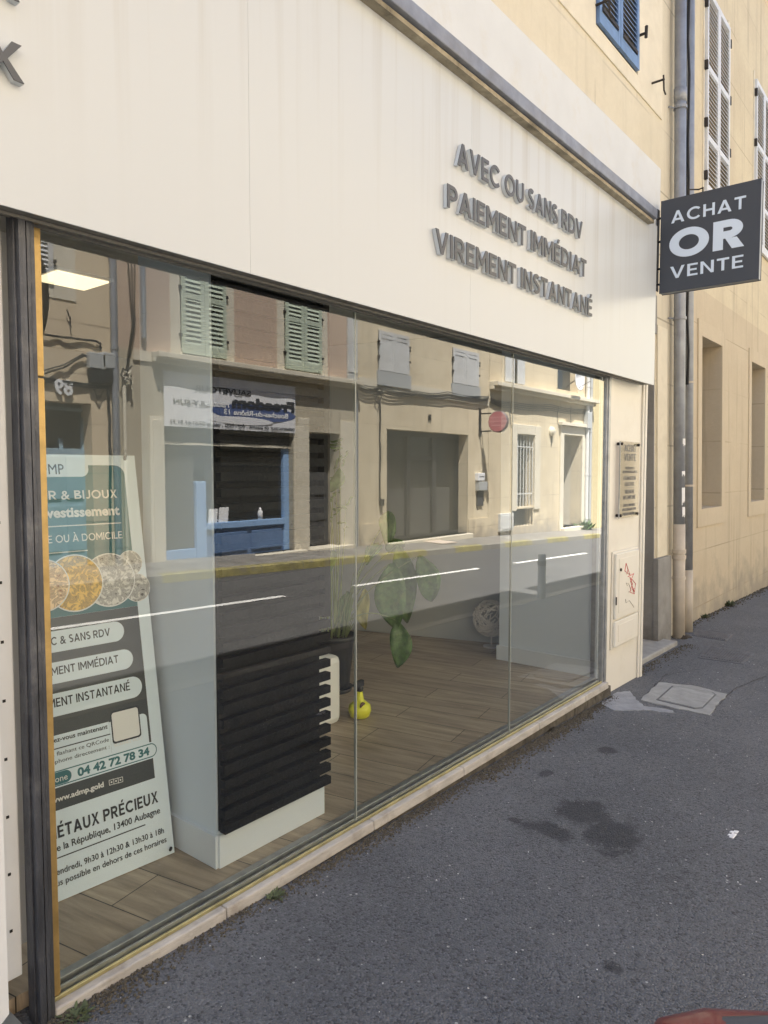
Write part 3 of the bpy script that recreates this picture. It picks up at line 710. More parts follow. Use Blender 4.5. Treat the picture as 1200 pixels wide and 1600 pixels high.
# dirty corner at the foot of the post
# end pier
mb = MB(); mb.box(5.13, 5.86, .002, .12, -.30, 2.36); mb.build('pier_panel', M['cream'], sf)
mb = MB(); mb.box(5.105, 5.16, -.018, .10, -.30, 2.33); mb.box(5.80, 5.828, -.014, .0, -.30, 2.33); mb.box(5.835, 5.872, -.022, .28, -.30, 2.33); mb.build('pier_trim', M['cream'], sf, bevel=.004)
mb = MB(); mb.box(5.045, 5.068, -.012, .08, .04, 2.31); mb.box(5.070, 5.103, -.02, .06, .04, 2.31); mb.build('end_jamb', M['alu'], sf)
mb = MB(); mb.box(.95, 5.15, .0, .0201, GT + .06, GT + .14); mb.build('head_batten', M['soffit_dark'], sf)

# white folded door of the next bay on the far left
ld = sb
mb = MB(); mb.box(.55, .885, .015, .055, .16, 2.26); mb.box(.45, .925, .058, .10, .22, 2.26); mb.build('door_leaf', M['whitelac'], ld, bevel=.004)
mb = MB(); mb.hexa([(.74, -.055, .06), (.815, -.055, .12), (.815, -.03, .12), (.74, -.03, .06), (.74, -.055, 2.25), (.815, -.055, 2.25), (.815, -.03, 2.25), (.74, -.03, 2.25)]); mb.build('edge_strip', M['whitelac'], ld)
for k in range(12): mb = MB(); mb.box(.852, .860, .0135, .0149, .3 + k * .165, .308 + k * .165); mb.build('rivet', M['black'], ld)

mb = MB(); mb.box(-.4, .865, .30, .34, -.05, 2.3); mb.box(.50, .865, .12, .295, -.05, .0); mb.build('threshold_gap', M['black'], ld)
mb = MB(); mb.box(-.2, .862, -.10, .10, -.02, .028); mb.box(-.2, .862, -.06, .12, .03, .05); mb.build('threshold', M['alu'], ld, bevel=.004)

# ---- fascia
fa = thing('fascia_sign', (2.5, -.1, 2.275), 'long cream fascia panel with raised grey capital letters above the shop window', 'fascia sign')
FX = 5.763; FZ0 = GT; FZ1 = 3.50
joints = [-3.2, -1.75, -.35, 1.22, 2.27, 2.94, 4.35, FX]
mb = MB()
js = [-3.2, -1.2, 1.655, 3.06, 4.41, FX]
for a, b in zip(js[:-1], js[1:]): mb.box(a + .0005, b - .0005, -.104, -.098, FZ0, FZ1)
mb.build('panel', M['fascia'], fa)
mb = MB(); mb.box(-3.2, FX - .01, -.096, -.06, FZ0 + .012, FZ1); mb.box(FX - .03, FX - .012, -.06, .26, FZ0 + .02, FZ1 + .4); mb.build('side_return', M['cream'], fa)
mb = MB(); mb.box(-3.2, FX - .035, -.094, -.0125, FZ0 + .003, FZ0 + .011); mb.box(-3.2, FX - .1, -.060, -.050, FZ0 - .006, FZ0 + .002); mb.build('soffit', M['soffit_dark'], fa)
xc, zc = FS.at(1027, 342, .17)
zcap0 = FS.at(980, 311, .15)[1]; zcap1 = FS.at(980, 287, .17)[1]
mb = MB(); mb.hexa([(-3.2, -.172, zcap0 + .012), (xc, -.172, zcap0 + .012), (xc, -.085, zcap0 + .004), (-3.2, -.085, zcap0 + .004), (-3.2, -.172, zcap1), (xc, -.172, zcap1), (xc, -.085, zcap1 + .02), (-3.2, -.085, zcap1 + .02)])
mb.build('capping', M['capping'], fa, bevel=.004)
mb = MB(); mb.box(-3.2, xc - .01, -.150, -.1045, zcap0 - .018, zcap0 + .003); mb.build('capping_soffit', M['soffit'], fa)
# plain white render above
xp, zp = FS.at(1033, 264, .075)
up = MB(); up.box(-3.2, xp, -.075, .30, zcap1 - .12, zp); o = up.build('upper_panel', M['panelwhite'], fa, bevel=.006)
EX, EZ = Vector((1, 0, 0)), Vector((0, 0, 1))
def fascia_line(s, x0, x1, zb, cap, bold=.016):
    caps(s, (x0, -.106, zb), EX, EZ, x1 - x0, cap, M['acryl'], fa, 'letter_body', t=.175, depth=.019)
    caps(s, (x0 - .0005, -.1255, zb), EX, EZ, x1 - x0, cap, M['letter'], fa, 'lettering', t=.175, depth=.004)
f = lambda u, v: FS.at(u, v, .135)
fascia_line('AVEC OU SANS RDV', f(717, 255)[0], f(912, 349)[0], f(718, 257)[1] + .0, .108)
fascia_line('PAIEMENT IMMÉDIAT', f(701, 300)[0], f(918, 410)[0], f(704, 324)[1], .106)
fascia_line('VIREMENT INSTANTANÉ', f(683, 365)[0], f(927, 480)[0], (f(692, 397)[1] + f(924, 493)[1]) / 2, .106)
xr = f(40, 130)[0]; zx = f(40, 130)[1]
fascia_line('PRÉCIEUX', xr - .80, xr, zx, .092)
fascia_line('MÉTAUX', xr - .60, f(33, 2)[0], f(33, 2)[1], .092)

# ---- projecting sign
ps = thing('projecting_sign', (5.8, -.45, 3.3), 'square anthracite board reading ACHAT OR VENTE jutting out over the pavement', 'sign')
A1 = onx = None
def onX(u, v, X):
    r = ray(u, v); k = (X - CAM.x) / r.x; p = CAM + k * r; return p.y, p.z
SX = 5.80
y0, zt = onX(1033, 312, SX); y1, zt2 = onX(1190, 281, SX); _, zb_ = onX(1029, 457, SX); _, zb2 = onX(1185, 438, SX)
zt = (zt + zt2) / 2; zb_ = (zb_ + zb2) / 2
mb = MB(); mb.box(SX, SX + .006, y1, y0, zb_, zt); mb.build('face_panel', M['sign'], ps)
mb = MB(); mb.box(SX + .0065, SX + .07, y1 + .003, y0 - .003, zb_ + .003, zt - .003); mb.build('box', M['signside'], ps)
mb = MB(); mb.box(SX + .0705, SX + .076, y1, y0, zb_, zt); mb.build('face_panel', M['sign'], ps)
mb = MB()
for z in (zb_ + .08, zb_ + .2, zt - .3, zt - .12): mb.tube([(SX + .03, y0 - .01, z), (SX + .03, -.03, z)], .009)
mb.box(SX + .01, SX + .06, -.09, -.085, zb_ + .03, zt - .05)
mb.tube([(SX + .03, y0 - .2, zt - .01), (SX + .03, y0 - .2, zt + .05), (SX + .1, y0 - .25, zt + .06), (SX + .03, y0 - .3, zt + .04), (SX + .03, y0 - .3, zt - .01)], .006)
mb.build('bracket', M['iron'], ps)
wy = y0 - y1; hz = zt - zb_; UY = Vector((0, -1, 0))
def sy(q): return y0 - q * wy
caps('ACHAT', (SX - .0005, sy(.115), zb_ + hz * .735), UY, EZ, wy * .745, hz * .128, M['signwhite'], ps, t=.165, depth=.002, track=.17)
caps('OR', (SX - .0005, sy(.10), zb_ + hz * .355), UY, EZ, wy * .755, hz * .30, M['signwhite'], ps, t=.25, depth=.002, track=.10)
caps('VENTE', (SX - .0005, sy(.115), zb_ + hz * .142), UY, EZ, wy * .735, hz * .128, M['signwhite'], ps, t=.165, depth=.002, track=.17)

# ---- clear plaque on pier
pl = thing('clear_plaque', (5.45, -.02, 1.3), 'clear acrylic plaque with small grey lettering screwed to the cream pier', 'plaque')
f2 = lambda u, v: FS.at(u, v, .03)
px0, pzt = f2(969, 689); px1, _ = f2(999, 689); _, pzb = f2(968, 810)
plm = glass_mat('clear acrylic', tint=(.72, .705, .71), f0=.03, boost=.5)
mb = MB(); mb.box(px0, px1, -.034, -.030, pzb, pzt); mb.build('plate', plm, pl)
for x in (px0 + .025, px1 - .025):
    for z in (pzb + .02, pzt - .02): mb = MB(); mb.tube([(x, .0, z), (x, -.042, z)], .011, 10); mb.build('standoff', M['iron'], pl)
mb = MB(); mb.box(px0 - .006, px0 - .001, -.036, -.028, pzb, pzt); mb.build('plate_edge', M['alu'], pl)
pw, ph = px1 - px0, pzt - pzb; pcx = (px0 + px1) / 2
for s, q, c, wd, bo in (('ACHAT', .90, .052, .60, .03), ('VENTE', .78, .052, .60, .03), ('OR, BIJOUX ET', .665, .020, .46, .01), ('MÉTAUX PRÉCIEUX, PIÈCES', .615, .020, .74, .01),
                       ('ESTIMATION', .525, .030, .62, .02), ('GRATUITE', .445, .030, .50, .02), ('VIREMENT', .345, .030, .50, .02), ('INSTANTANÉ', .27, .030, .62, .02),
                       ('ACHAT COMPTOIR ET', .175, .020, .62, .01), ('AVEC & SANS RENDEZ-VOUS', .12, .020, .72, .01), ('PAIEMENT IMMÉDIAT', .06, .020, .66, .01)):
    caps(s, (pcx, -.0345, pzb + ph * (q - .03)), EX, EZ, pw * wd, c, M['letter'], pl, t=.14 + bo, depth=.001, align='C')
mb = MB(); mb.box(pcx - pw * .2, pcx + pw * .2, -.036, -.0345, pzb + ph * .39, pzb + ph * .395); mb.build('rule', M['letter'], pl)

# ---- meter cabinet
mc = thing('meter_cabinet', (5.6, -.02, .4), 'cream two door meter cabinet with red scribbled graffiti low on the pier', 'cabinet')
a0, zt_ = FS.at(963, 866, .03); a1, _ = FS.at(999, 862, .03); zm = FS.at(980, 962, .03)[1]; zbm = FS.at(980, 1002, .03)[1]
mb = MB(); mb.box(a0 - .02, a1 + .01, -.012, .0, zbm - .02, zt_ + .015); mb.build('frame', M['cream'], mc, bevel=.003)
mb = MB(); mb.box(a0, a1 - .01, -.034, -.0125, zm + .008, zt_); mc1 = mb.build('door', M['cream'], mc, bevel=.006)
mb = MB(); mb.box(a0 + .05, a1 - .05, -.0375, -.0345, zm + .05, zt_ - .04); mb.build('door_panel', M['cream'], mc1, bevel=.002)
mb = MB(); mb.box(a0 - .004, a1 - .014, -.036, -.0125, zbm, zm - .008); mc2 = mb.build('door', M['cream'], mc, bevel=.006)
mb = MB(); mb.box(a0 + .05, a1 - .06, -.0395, -.0365, zbm + .035, zm - .04); mb.build('door_panel', M['cream'], mc2, bevel=.002)
mb = MB(); mb.box(a0 - .008, a0 + .006, -.040, -.0345, zm + .12, zm + .18); mb.build('hinge', M['iron'], mc); mb = MB(); mb.tube([(a0 + .07, -.036, zm + .38), (a0 + .07, -.046, zm + .38)], .012); mb.build('lock', M['iron'], mc)
G = lambda u, v: Vector((FS.at(u, v, .038)[0], -.0395, FS.at(u, v, .038)[1]))
mb = MB()
for path in ([(978, 880), (976, 892), (984, 898), (978, 880), (981, 890), (979, 897)], [(981, 901), (990, 896), (985, 908), (988, 918), (991, 925), (993, 912), (987, 905)], [(984, 902), (988, 912), (984, 925), (991, 928), (988, 920), (992, 919)]):
    mb.tube([G(*p) for p in path], .0028, 5)
mb.build('graffiti', M['redink'], mc)
mb = MB()
for path in ([(980, 915), (978, 911), (982, 912), (986, 922), (982, 925)], [(977, 936), (978, 942), (983, 938), (988, 945), (990, 949)]):
    mb.tube([G(*p) for p in path], .0022, 5)
mb.build('scribble', M['sillstone'], mc)

# ---- door step
st = MB(); xs0 = 5.95
st.hexa([(xs0, .10, -.35), (7.27, .10, -.35), (7.27, .72, -.35), (xs0, .72, -.35), (xs0, .105, -.045), (7.27, .115, -.075), (7.27, .72, -.07), (xs0, .72, -.045)])
o = st.build('door_step', M['stone'], loc=(6.6, .3, -.2), bevel=.012); tag(o, 'worn grey stone step in front of the recessed doorway past the pier', 'step')

# ================================================================== downpipes
def zg(x, Y=0): return gz(x, Y)
p1 = thing('drainpipe', (7.62, .25, -.15), 'grey drainpipe with a cream painted lower end and torn stickers', 'drainpipe', 'drainpipes between the two houses')
P = FH.pt; PX = 7.62; zs_ = FH.at(1060, 819, .09)[1]
mb = MB(); mb.tube([P(PX, .09, zs_), P(PX, .09, 3.0), P(PX, .09, 7.8)], .056, 20); mb.build('upper_pipe', M['pipe_grey'], p1, smooth=True)
mb = MB(); mb.tube([P(PX, .09, -.16), P(PX, .09, zs_ - .001)], .060, 20); mb.build('lower_pipe', M['pipe_cream'], p1, smooth=True)
for z in (zs_ - .30, zs_ - .36): mb = MB(); mb.tube([P(PX, .09, z), P(PX, .09, z + .04)], .069, 20); mb.build('collar', M['pipe_cream'], p1, smooth=False)
for (u, v, mm) in ((1060, 985 - 80, M['pipe_cream']), (1062, 480 + 20, M['pipe_grey']), (1062, 170, M['pipe_grey'])):
    z = FH.at(u, v, .09)[1]; mb = MB(); mb.tube([P(PX, .09, z), P(PX, .09, z + .028)], .066, 20); mb.tube([P(PX - .1, .01, z + .014), P(PX - .03, .05, z + .014)], .008); mb.build('clamp', mm, p1)
z = FH.at(1062, 158, .09)[1]; mb = MB(); mb.tube([P(PX, .09, z), P(PX, .09, z + .13)], .062, 20); mb.build('socket', M['pipe_grey'], p1, smooth=True)
mb = MB(); mb.tube([P(PX, .09, -.17), P(PX + .03, .10, -.10)], .075, 14); mb.tube([P(PX + .05, .1, -.12), P(PX + .12, .16, -.16)], .05, 12); mb.build('shoe', M['iron'], p1)
for (u, v, w_, h_) in ((1064, 690, .05, .07), (1061, 740, .05, .05), (1061, 775, .06, .16), (1063, 800, .05, .09)):
    z = FH.at(u, v, .15)[1]; stk = MB()
    for k in range(5):
        a = -2.35 + (u - 1062) * .05 + k * .16; b = a + .16; r_ = .0575; P_ = lambda an, zz: P(PX, .09, zz) + Vector((math.cos(an) * r_, math.sin(an) * r_, 0))
        j = random.uniform(-.02, .02); stk.face([P_(a, z - h_ / 2 + j), P_(b, z - h_ / 2 + j), P_(b, z + h_ / 2), P_(a, z + h_ / 2)])
    stk.build('sticker', M['whitepaint'], p1, merge=True)
p2 = thing('drainpipe', (8.03, .26, .9), 'thinner dark grey drainpipe close behind the first, ending above the ground', 'drainpipe', 'drainpipes between the two houses')
z2 = FH.at(1075, 890, .06)[1]
mb = MB(); mb.tube([P(8.03, .06, z2), P(8.03, .06, 4), P(8.03, .06, 7.8)], .050, 18); mb.build('upper_pipe', M['pipe_grey'], p2, smooth=True)
mb = MB(); mb.tube([P(8.03, .06, -.15), P(8.03, .06, z2 - .001)], .052, 18); mb.build('lower_pipe', M['pipe_cream'], p2, smooth=True)
for v in (470 + 130, 760): 
    z = FH.at(1078, v, .06)[1]; mb = MB(); mb.tube([P(8.03, .06, z), P(8.03, .06, z + .02)], .058, 18); mb.build('clamp', M['pipe_cream'], p2)
cb = MB(); pts = [P(7.86 + .012 * math.sin(i * 1.7), .10 + .006 * math.sin(i * 2.3), 2.5 + i * .35) for i in range(16)]; cb.tube(pts, .013, 6)
pts = [P(7.84 + .016 * math.sin(i * 1.1 + 1), .08, 2.5 + i * .35) for i in range(16)]; cb.tube(pts, .009, 6)
o = cb.build('cable', M['black'], loc=(7.85, .3, 3)); tag(o, 'black cables squeezed between the two drainpipes', 'cable')

# ================================================================== NEIGHBOUR
nb = thing('neighbour_building', (8.2, .4, 0), 'warm beige plastered house with tall louvered shutters beyond the drainpipes', 'building')
def rec(F, tl, br, d=0): a, zt = F.at(*tl, d); b, zb = F.at(*br, d); return a, b, zb, zt
n1 = (FR.at(1095, 600)[0], FR.at(1126, 700)[0], FR.at(1110, 793)[1], FR.at(1095, 525)[1])
pitch_x = FR.at(1173, 600)[0] - n1[0]; nw = n1[1] - n1[0]
niches = [(n1[0] + k * pitch_x, n1[0] + k * pitch_x + nw, n1[2], n1[3]) for k in range(5)]
s1 = (FR.at(1100, 60)[0], FR.at(1136, 100)[0], FR.at(1096, 299)[1], FR.at(1096, 299)[1] + 2.35)
ups = [(s1[0] + k * pitch_x, s1[1] + k * pitch_x, s1[2], s1[3]) for k in range(5)]
wall(FR, 8.14, 26, -.9, 8.72, niches + ups, .5, M['nbr'], nb)
mb = MB(); mb.fbox(FR, 8.14, 26, -5, -.52, -.9, 8.6); mb.build('back_wall', M['nbr'], nb)
mb = MB(); mb.hexa([(8.15, .38, 8.74), (26, .38, 8.74), (26, 6.4, 8.74), (8.15, 6.4, 8.74), (8.15, .38, 8.81), (26, .38, 8.81), (26, 3.2, 9.7), (8.15, 3.2, 9.7)]); mb.build('roof', M['roof'], nb)
for k, (a, b, c, d_) in enumerate(niches):
    w_ = .15; mb = MB()
    for q in ((a - w_, a - .001, c - .21, d_ + .18), (b + .001, b + w_, c - .21, d_ + .18), (a, b, c - .21, c - .001), (a, b, d_ + .001, d_ + .18)): mb.fbox(FR, q[0], q[1], 0, .016, q[2], q[3])
    mb.build('window_surround', M['nbrtrim'], nb)
    mb = MB(); mb.fbox(FR, a, b, -.49, -.42, c, d_); wd_ = mb.build('window', M['darkglass'], nb)
for k, (a, b, c, d_) in enumerate(ups):
    w_ = .05; mid = (a + b) / 2; mb = MB()
    mb.fbox(FR, a - w_, a - .003, 0, .012, c - .04, d_ + .1); mb.fbox(FR, b + .003, b + w_ + .03, 0, .012, c - .04, d_ + .1); mb.build('window_surround', M['trimcream'], nb)
    for (p, q) in ((a + .004, mid - .004), (mid + .004, b - .004)): 
        sh = shutter(FR, p, q, c, d_ - .01, .01, M['white_shutter'], nb, 46, ang=.55, mids=(.28, .62), st=.055)
    mb = MB()
    for z in (c + .15, c + .75, c + 1.4, c + 2.1):
        for x in (a - .01, b + .012): mb = MB(); mb.fbox(FR, x - .016, x + .016, .012, .05, z, z + .10); mb.build('hinge', M['iron'], nb)

# ================================================================== pavement things
def slab(name, pts, h, m, label, cat, group=None, bevel=.003, lift=0.0):
    mb = MB(); n = len(pts); c = Vector((sum(p[0] for p in pts) / n, sum(p[1] for p in pts) / n, 0))
    lo = [(x, y, zg(x, -y) - .02) for x, y in pts]; hi = [(x, y, zg(x, -y) + h) for x, y in pts]
    vs = [mb.bm.verts.new(p) for p in lo]; vt = [mb.bm.verts.new(p) for p in hi]
    mb.bm.faces.new(vs); mb.bm.faces.new(vt)
    for i in range(n): mb.bm.faces.new((vs[i], vs[(i + 1) % n], vt[(i + 1) % n], vt[i]))
    o = mb.build(name, m, loc=(c.x, c.y, zg(c.x, -c.y)), bevel=bevel); tag(o, label, cat, group); return o
def gnd(u, v):
    r = ray(u, v); k = 1.0
    for _ in range(30):
        p = CAM + k * r; k = (gz(p.x, -p.y) - CAM.z) / r.z
    p = CAM + k * r; return p.x, p.y
def rag(pts, amp=.012, sub=5):
    out = []
    for i, p in enumerate(pts):
        q = pts[(i + 1) % len(pts)]
        for k in range(sub):
            f_ = k / sub; out.append((p[0] * (1 - f_) + q[0] * f_ + random.uniform(-amp, amp), p[1] * (1 - f_) + q[1] * f_ + random.uniform(-amp, amp)))
    return out
cov = thing('utility_cover', (*gnd(1065, 1090), zg(5.8)), 'square concrete chamber cover set in a ragged pale surround by the pier', 'utility cover', 'utility covers in the pavement')
def slab_part(name, pts, h, m, parent, bevel=.003):
    mb = MB(); lo = [(x, y, zg(x, -y) - .02) for x, y in pts]; hi = [(x, y, zg(x, -y) + h) for x, y in pts]; n = len(pts)
    vs = [mb.bm.verts.new(p) for p in lo]; vt = [mb.bm.verts.new(p) for p in hi]
    mb.bm.faces.new(vs); mb.bm.faces.new(vt)
    for i in range(n): mb.bm.faces.new((vs[i], vs[(i + 1) % n], vt[(i + 1) % n], vt[i]))
    return mb.build(name, m, parent, bevel=bevel)
Cq = [gnd(1000, 1094), gnd(1031, 1067), gnd(1090, 1073), gnd(1137, 1086), gnd(1122, 1100), gnd(1107, 1117), gnd(1050, 1106)]
slab_part('surround', rag(Cq), .006, M['concrete'], cov)
inner = [gnd(1025, 1095), gnd(1050, 1073), gnd(1114, 1083), gnd(1119, 1087), gnd(1098, 1108), gnd(1085, 1109)]
slab_part('frame', inner, .009, M['castiron'], cov, .001)
cxy = (sum(p[0] for p in inner) / 6, sum(p[1] for p in inner) / 6)
slab_part('lid', [(cxy[0] + (p[0] - cxy[0]) * .93, cxy[1] + (p[1] - cxy[1]) * .93) for p in inner], .013, M['concrete'], cov, .004)
o = slab('cement_patch', rag([gnd(938, 1100), gnd(965, 1082), gnd(985, 1080), gnd(993, 1092), gnd(1005, 1103), gnd(1050, 1110), gnd(1055, 1115), gnd(1010, 1110), gnd(985, 1111), gnd(960, 1110)], .010, 5), .004, M['cement'], '', '')
for k in ('label', 'category'):
    if k in o: del o[k]
o['kind'] = 'structure'
def grate(q, label):
    pts = [gnd(*p) for p in q]; t_ = thing('utility_cover', (*pts[0], zg(pts[0][0])), label, 'utility cover', 'utility covers in the pavement')
    slab_part('frame', pts, .005, M['castiron'], t_)
    mb = MB(); A, B, C_, D = [Vector(p) for p in pts]; n = 16
    for i in range(n):
        f0 = (i + .2) / n; f1 = (i + .7) / n
        def q2(f_, g_): v = A.lerp(B, f_).lerp(D.lerp(C_, f_), g_); return v
        c4 = [q2(.08, f0 * .9 + .05), q2(.92, f0 * .9 + .05), q2(.92, f1 * .9 + .05), q2(.08, f1 * .9 + .05)]
        mb.hexa([(p.x, p.y, zg(p.x) + .004) for p in c4] + [(p.x, p.y, zg(p.x) + .011) for p in c4])
    mb.build('tread_ribs', M['castiron'], t_)
grate([(1090, 1028), (1107, 1009), (1180, 1021), (1161, 1038)], 'ribbed iron cover in the pavement, larger and nearer of the pair')
grate([(1081, 993), (1090, 984), (1146, 992), (1136, 1002)], 'flat iron cover further along the pavement below the beige wall')
random.seed(11)
mb = MB()
for i in range(10):
    p = gnd(1147 + random.uniform(-7, 7), 1304 + random.uniform(-4, 4)); s_ = random.uniform(.005, .013); z = zg(p[0], -p[1])
    mb.hexa([(p[0] + a * s_, p[1] + b * s_, z + .001) for a, b in ((-1, -.6), (1, -.8), (.8, .7), (-.9, .9))] + [(p[0] + a * s_, p[1] + b * s_, z + .002 + random.uniform(0, .003)) for a, b in ((-.8, -.4), (.9, -.6), (.6, .5), (-.7, .7))])
o = mb.build('paper_scrap', M['whitepaint'], loc=(*gnd(1150, 1305), -.08)); tag(o, 'torn white paper scrap lying on the dark pavement', 'litter')
mb = MB(); cp = [gnd(*q) for q in ((1112, 1118), (1135, 1123), (1160, 1130), (1195, 1137), (1240, 1150))]; pr_ = None; random.seed(4)
for i in range(len(cp) - 1):
    for k in range(8):
        f_ = k / 8; x = cp[i][0] * (1 - f_) + cp[i + 1][0] * f_ + random.uniform(-.006, .006); y = cp[i][1] * (1 - f_) + cp[i + 1][1] * f_ + random.uniform(-.006, .006); w_ = random.uniform(.002, .007)
        row = (mb.bm.verts.new((x, y - w_, zg(x, -y) + .003)), mb.bm.verts.new((x, y + w_, zg(x, -y) + .003)))
        if pr_: mb.bm.faces.new((pr_[0], pr_[1], row[1], row[0]))
        pr_ = row
o = mb.build('pavement_crack', M['black']); o['kind'] = 'structure'
mb = MB()
for path in (((1010, 1085), (1040, 1055), (1100, 1045), (1200, 1062)), ((1115, 1110), (1150, 1075), (1200, 1056))):
    cp = [gnd(*q) for q in path]; pr_ = None
    for i in range(len(cp) - 1):
        for k in range(14):
            f_ = k / 14; x = cp[i][0] * (1 - f_) + cp[i + 1][0] * f_ + random.uniform(-.012, .012); y = cp[i][1] * (1 - f_) + cp[i + 1][1] * f_ + random.uniform(-.008, .008); w_ = random.uniform(.001, .004)
            row = (mb.bm.verts.new((x, y - w_, zg(x, -y) + .0035)), mb.bm.verts.new((x, y + w_, zg(x, -y) + .0035)))
            if pr_: mb.bm.faces.new((pr_[0], pr_[1], row[1], row[0]))
            pr_ = row
o = mb.build('pavement_crack', M['iron']); o['kind'] = 'structure'
# dirt and gravel along the sill and walls
mb = MB()
def pebble(x, y, s_, lift=0):
    z = zg(x, -y) + lift; pts = []
    q = Matrix.Rotation(random.uniform(0, 6.28), 3, Vector((random.random() + .01, random.random(), random.random())).normalized())
    v = [q @ Vector(p) * s_ for p in ((1, 0, 0), (-1, .1, 0), (0, 1, .1), (0, -.9, 0), (0, .1, .8), (.1, 0, -.8))]
    vs = [mb.bm.verts.new(Vector((x, y, z + s_ * .3)) + p) for p in v]
    for f_ in ((0, 2, 4), (2, 1, 4), (1, 3, 4), (3, 0, 4), (2, 0, 5), (1, 2, 5), (3, 1, 5), (0, 3, 5)): mb.bm.faces.new([vs[i] for i in f_])
for i in range(7500):
    x = random.uniform(.85, 5.15); dens = .35 + .65 * (math.sin(x * 3.1) * .5 + .5) * (1 if x > 2 else .6) + (.5 if 3.2 < x < 4.7 else 0)
    if random.random() > dens: continue
    y = -.045 - abs(random.gauss(0, .035 if not 3.2 < x < 4.6 else .05)); pebble(x, y, random.uniform(.0018, .007) * (1.25 if 3.2 < x < 4.7 else 1))
for i in range(700):
    x = random.uniform(.75, 1.25); pebble(x, -.02 - abs(random.gauss(0, .06)), random.uniform(.002, .008))
for i in range(900):
    x = random.uniform(8.1, 15); pebble(x, .36 - abs(random.gauss(0, .06)), random.uniform(.003, .014))
for i in range(500):
    x = random.uniform(5.9, 7.4); pebble(x, .08 - abs(random.gauss(0, .06)), random.uniform(.002, .009))
o = mb.build('gravel', M['dirt']); o['kind'] = 'stuff'
o['label'] = 'loose brown dirt and grit gathered along the foot of the walls'; o['category'] = 'gravel'
mb = MB()
for i in range(420):
    p = (random.uniform(.9, 9), random.uniform(-2.2, -.1)); pebble(p[0], p[1], random.choice((.0012, .0015, .002, .0035)))
o = mb.build('grit', M['whitepaint']); o['kind'] = 'stuff'; o['label'] = 'pale grit specks scattered over the dark pavement'; o['category'] = 'grit'
def weed(loc, r, n, label, m=None, h=.5):
    mb = MB(); c = Vector(loc)
    for i in range(n):
        a = random.uniform(0, 6.28); l = random.uniform(.4, 1) * r; p = c + Vector((random.gauss(0, r * .3), random.gauss(0, r * .25), 0)); t = Vector((math.cos(a), math.sin(a), random.uniform(.1, 1.2) * h)).normalized()
        s_ = t.cross(Vector((0, 0, 1))).normalized() * l * .12
        mb.face([p - s_ * .3, p + t * l * .5 - s_, p + t * l, p + t * l * .5 + s_])
    o = mb.build('weed', m or M['weed'], loc=loc); tag(o, label, 'weed', 'weeds at the wall feet')
def wp(u, v, Yof=0):
    x, y = gnd(u, v); return (x, y, zg(x, -y))
weed(wp(120, 1588), .05, 60, 'small green weed by the near left end of the stone sill')
weed(wp(430, 1402), .045, 60, 'tiny weed under the sill below the slatted column')
weed(wp(855, 1140), .06, 130, 'brown clump of dead weed under the sill before the third pane', M['dirt'])
weed(wp(1135, 946), .12, 160, 'dark weed tuft at the foot of the beige wall', h=.8)
weed(wp(1100, 965), .08, 90, 'smaller dark weed tuft nearest the drainpipes', h=.8)

# ================================================================== INTERIOR THINGS
# slatted column
co = thing('display_column', (1.96, .37, .07), 'white boxed column faced with black horizontal slats inside the window', 'column')
mb = MB(); mb.box(1.683, 2.235, .160, .62, .0705, 2.79); mb.build('body', M['whitewall'], co)
mb = MB(); mb.box(1.683, 2.262, .141, .1585, .072, .20); mb.build('plinth', M['skirt'], co)
mb = MB(); mb.box(1.670, 1.6825, .150, .62, .072, .20); mb.build('skirting', M['skirt'], co)
mb = MB(); mb.box(1.69, 2.235, .142, .158, .215, 2.78); mb.build('backing_board', M['slat'], co)
mb = MB(); mb.box(2.2355, 2.2735, .1435, .175, .965, 2.78); mb.box(2.236, 2.2735, .109, .143, .965, 2.78); mb.build('edge_board', M['slat'], co)
mb = MB(); z = .215; 
while z < 2.74:
    mb.box(1.684, 2.272 if z < .94 else 2.2355, .108, .1415, z, z + .034); z += .0585
mb.build('slat_panel', M['slat'], co, bevel=.002)
# leaning display board
A_ = Vector((1.643, .378, .073)); T_ = Vector((1.643, .648, 1.663)); Ub = Vector((1.643 - 1.184, .378 - .416, 0)).normalized(); 
Vb = (T_ - A_); Hb = Vb.length; Vb = (Vb - Ub * Vb.dot(Ub)).normalized(); Wb = Ub.cross(Vb).normalized()   # faces the street
Wb_w = .86
bn = thing('display_board', A_ - Ub * .4, 'tall printed board about gold purchase leaning behind the glass at left', 'display board')
O_ = A_ - Ub * Wb_w
def bp(a, b, d=0.0): return O_ + Ub * a + Vb * b + Wb * d
def bhit(u, v):
    r = ray(u, v); k = (O_ - CAM).dot(Wb) / r.dot(Wb); p = CAM + k * r - O_; return p.dot(Ub), p.dot(Vb)
def bslab(pts, d0, d1, m, name, parent=bn):
    mb = MB(); lo = [mb.bm.verts.new(bp(a, b, d0)) for a, b in pts]; hi = [mb.bm.verts.new(bp(a, b, d1)) for a, b in pts]; n = len(pts)
    mb.bm.faces.new(lo); mb.bm.faces.new(hi)
    for i in range(n): mb.bm.faces.new((lo[i], lo[(i + 1) % n], hi[(i + 1) % n], hi[i]))
    return mb.build(name, m, parent)
def rrect(a0, a1, b0, b1, r, corners=(1, 1, 1, 1)):
    out = []
    for (cx, cy, s0, c) in ((a1 - r, b1 - r, 0, corners[0]), (a0 + r, b1 - r, 90, corners[1]), (a0 + r, b0 + r, 180, corners[2]), (a1 - r, b0 + r, 270, corners[3])):
        if c:
            for k in range(9): an = R(s0 + 90 * k / 8); out.append((cx + r * math.cos(an), cy + r * math.sin(an)))
        else: out.append((cx + r * (1 if s0 in (0, 270) else -1), cy + r * (1 if s0 in (0, 90) else -1)))
    return out
bslab([(0, 0), (Wb_w, 0), (Wb_w, Hb), (0, Hb)], -.008, 0, M['boardwhite'], 'board')
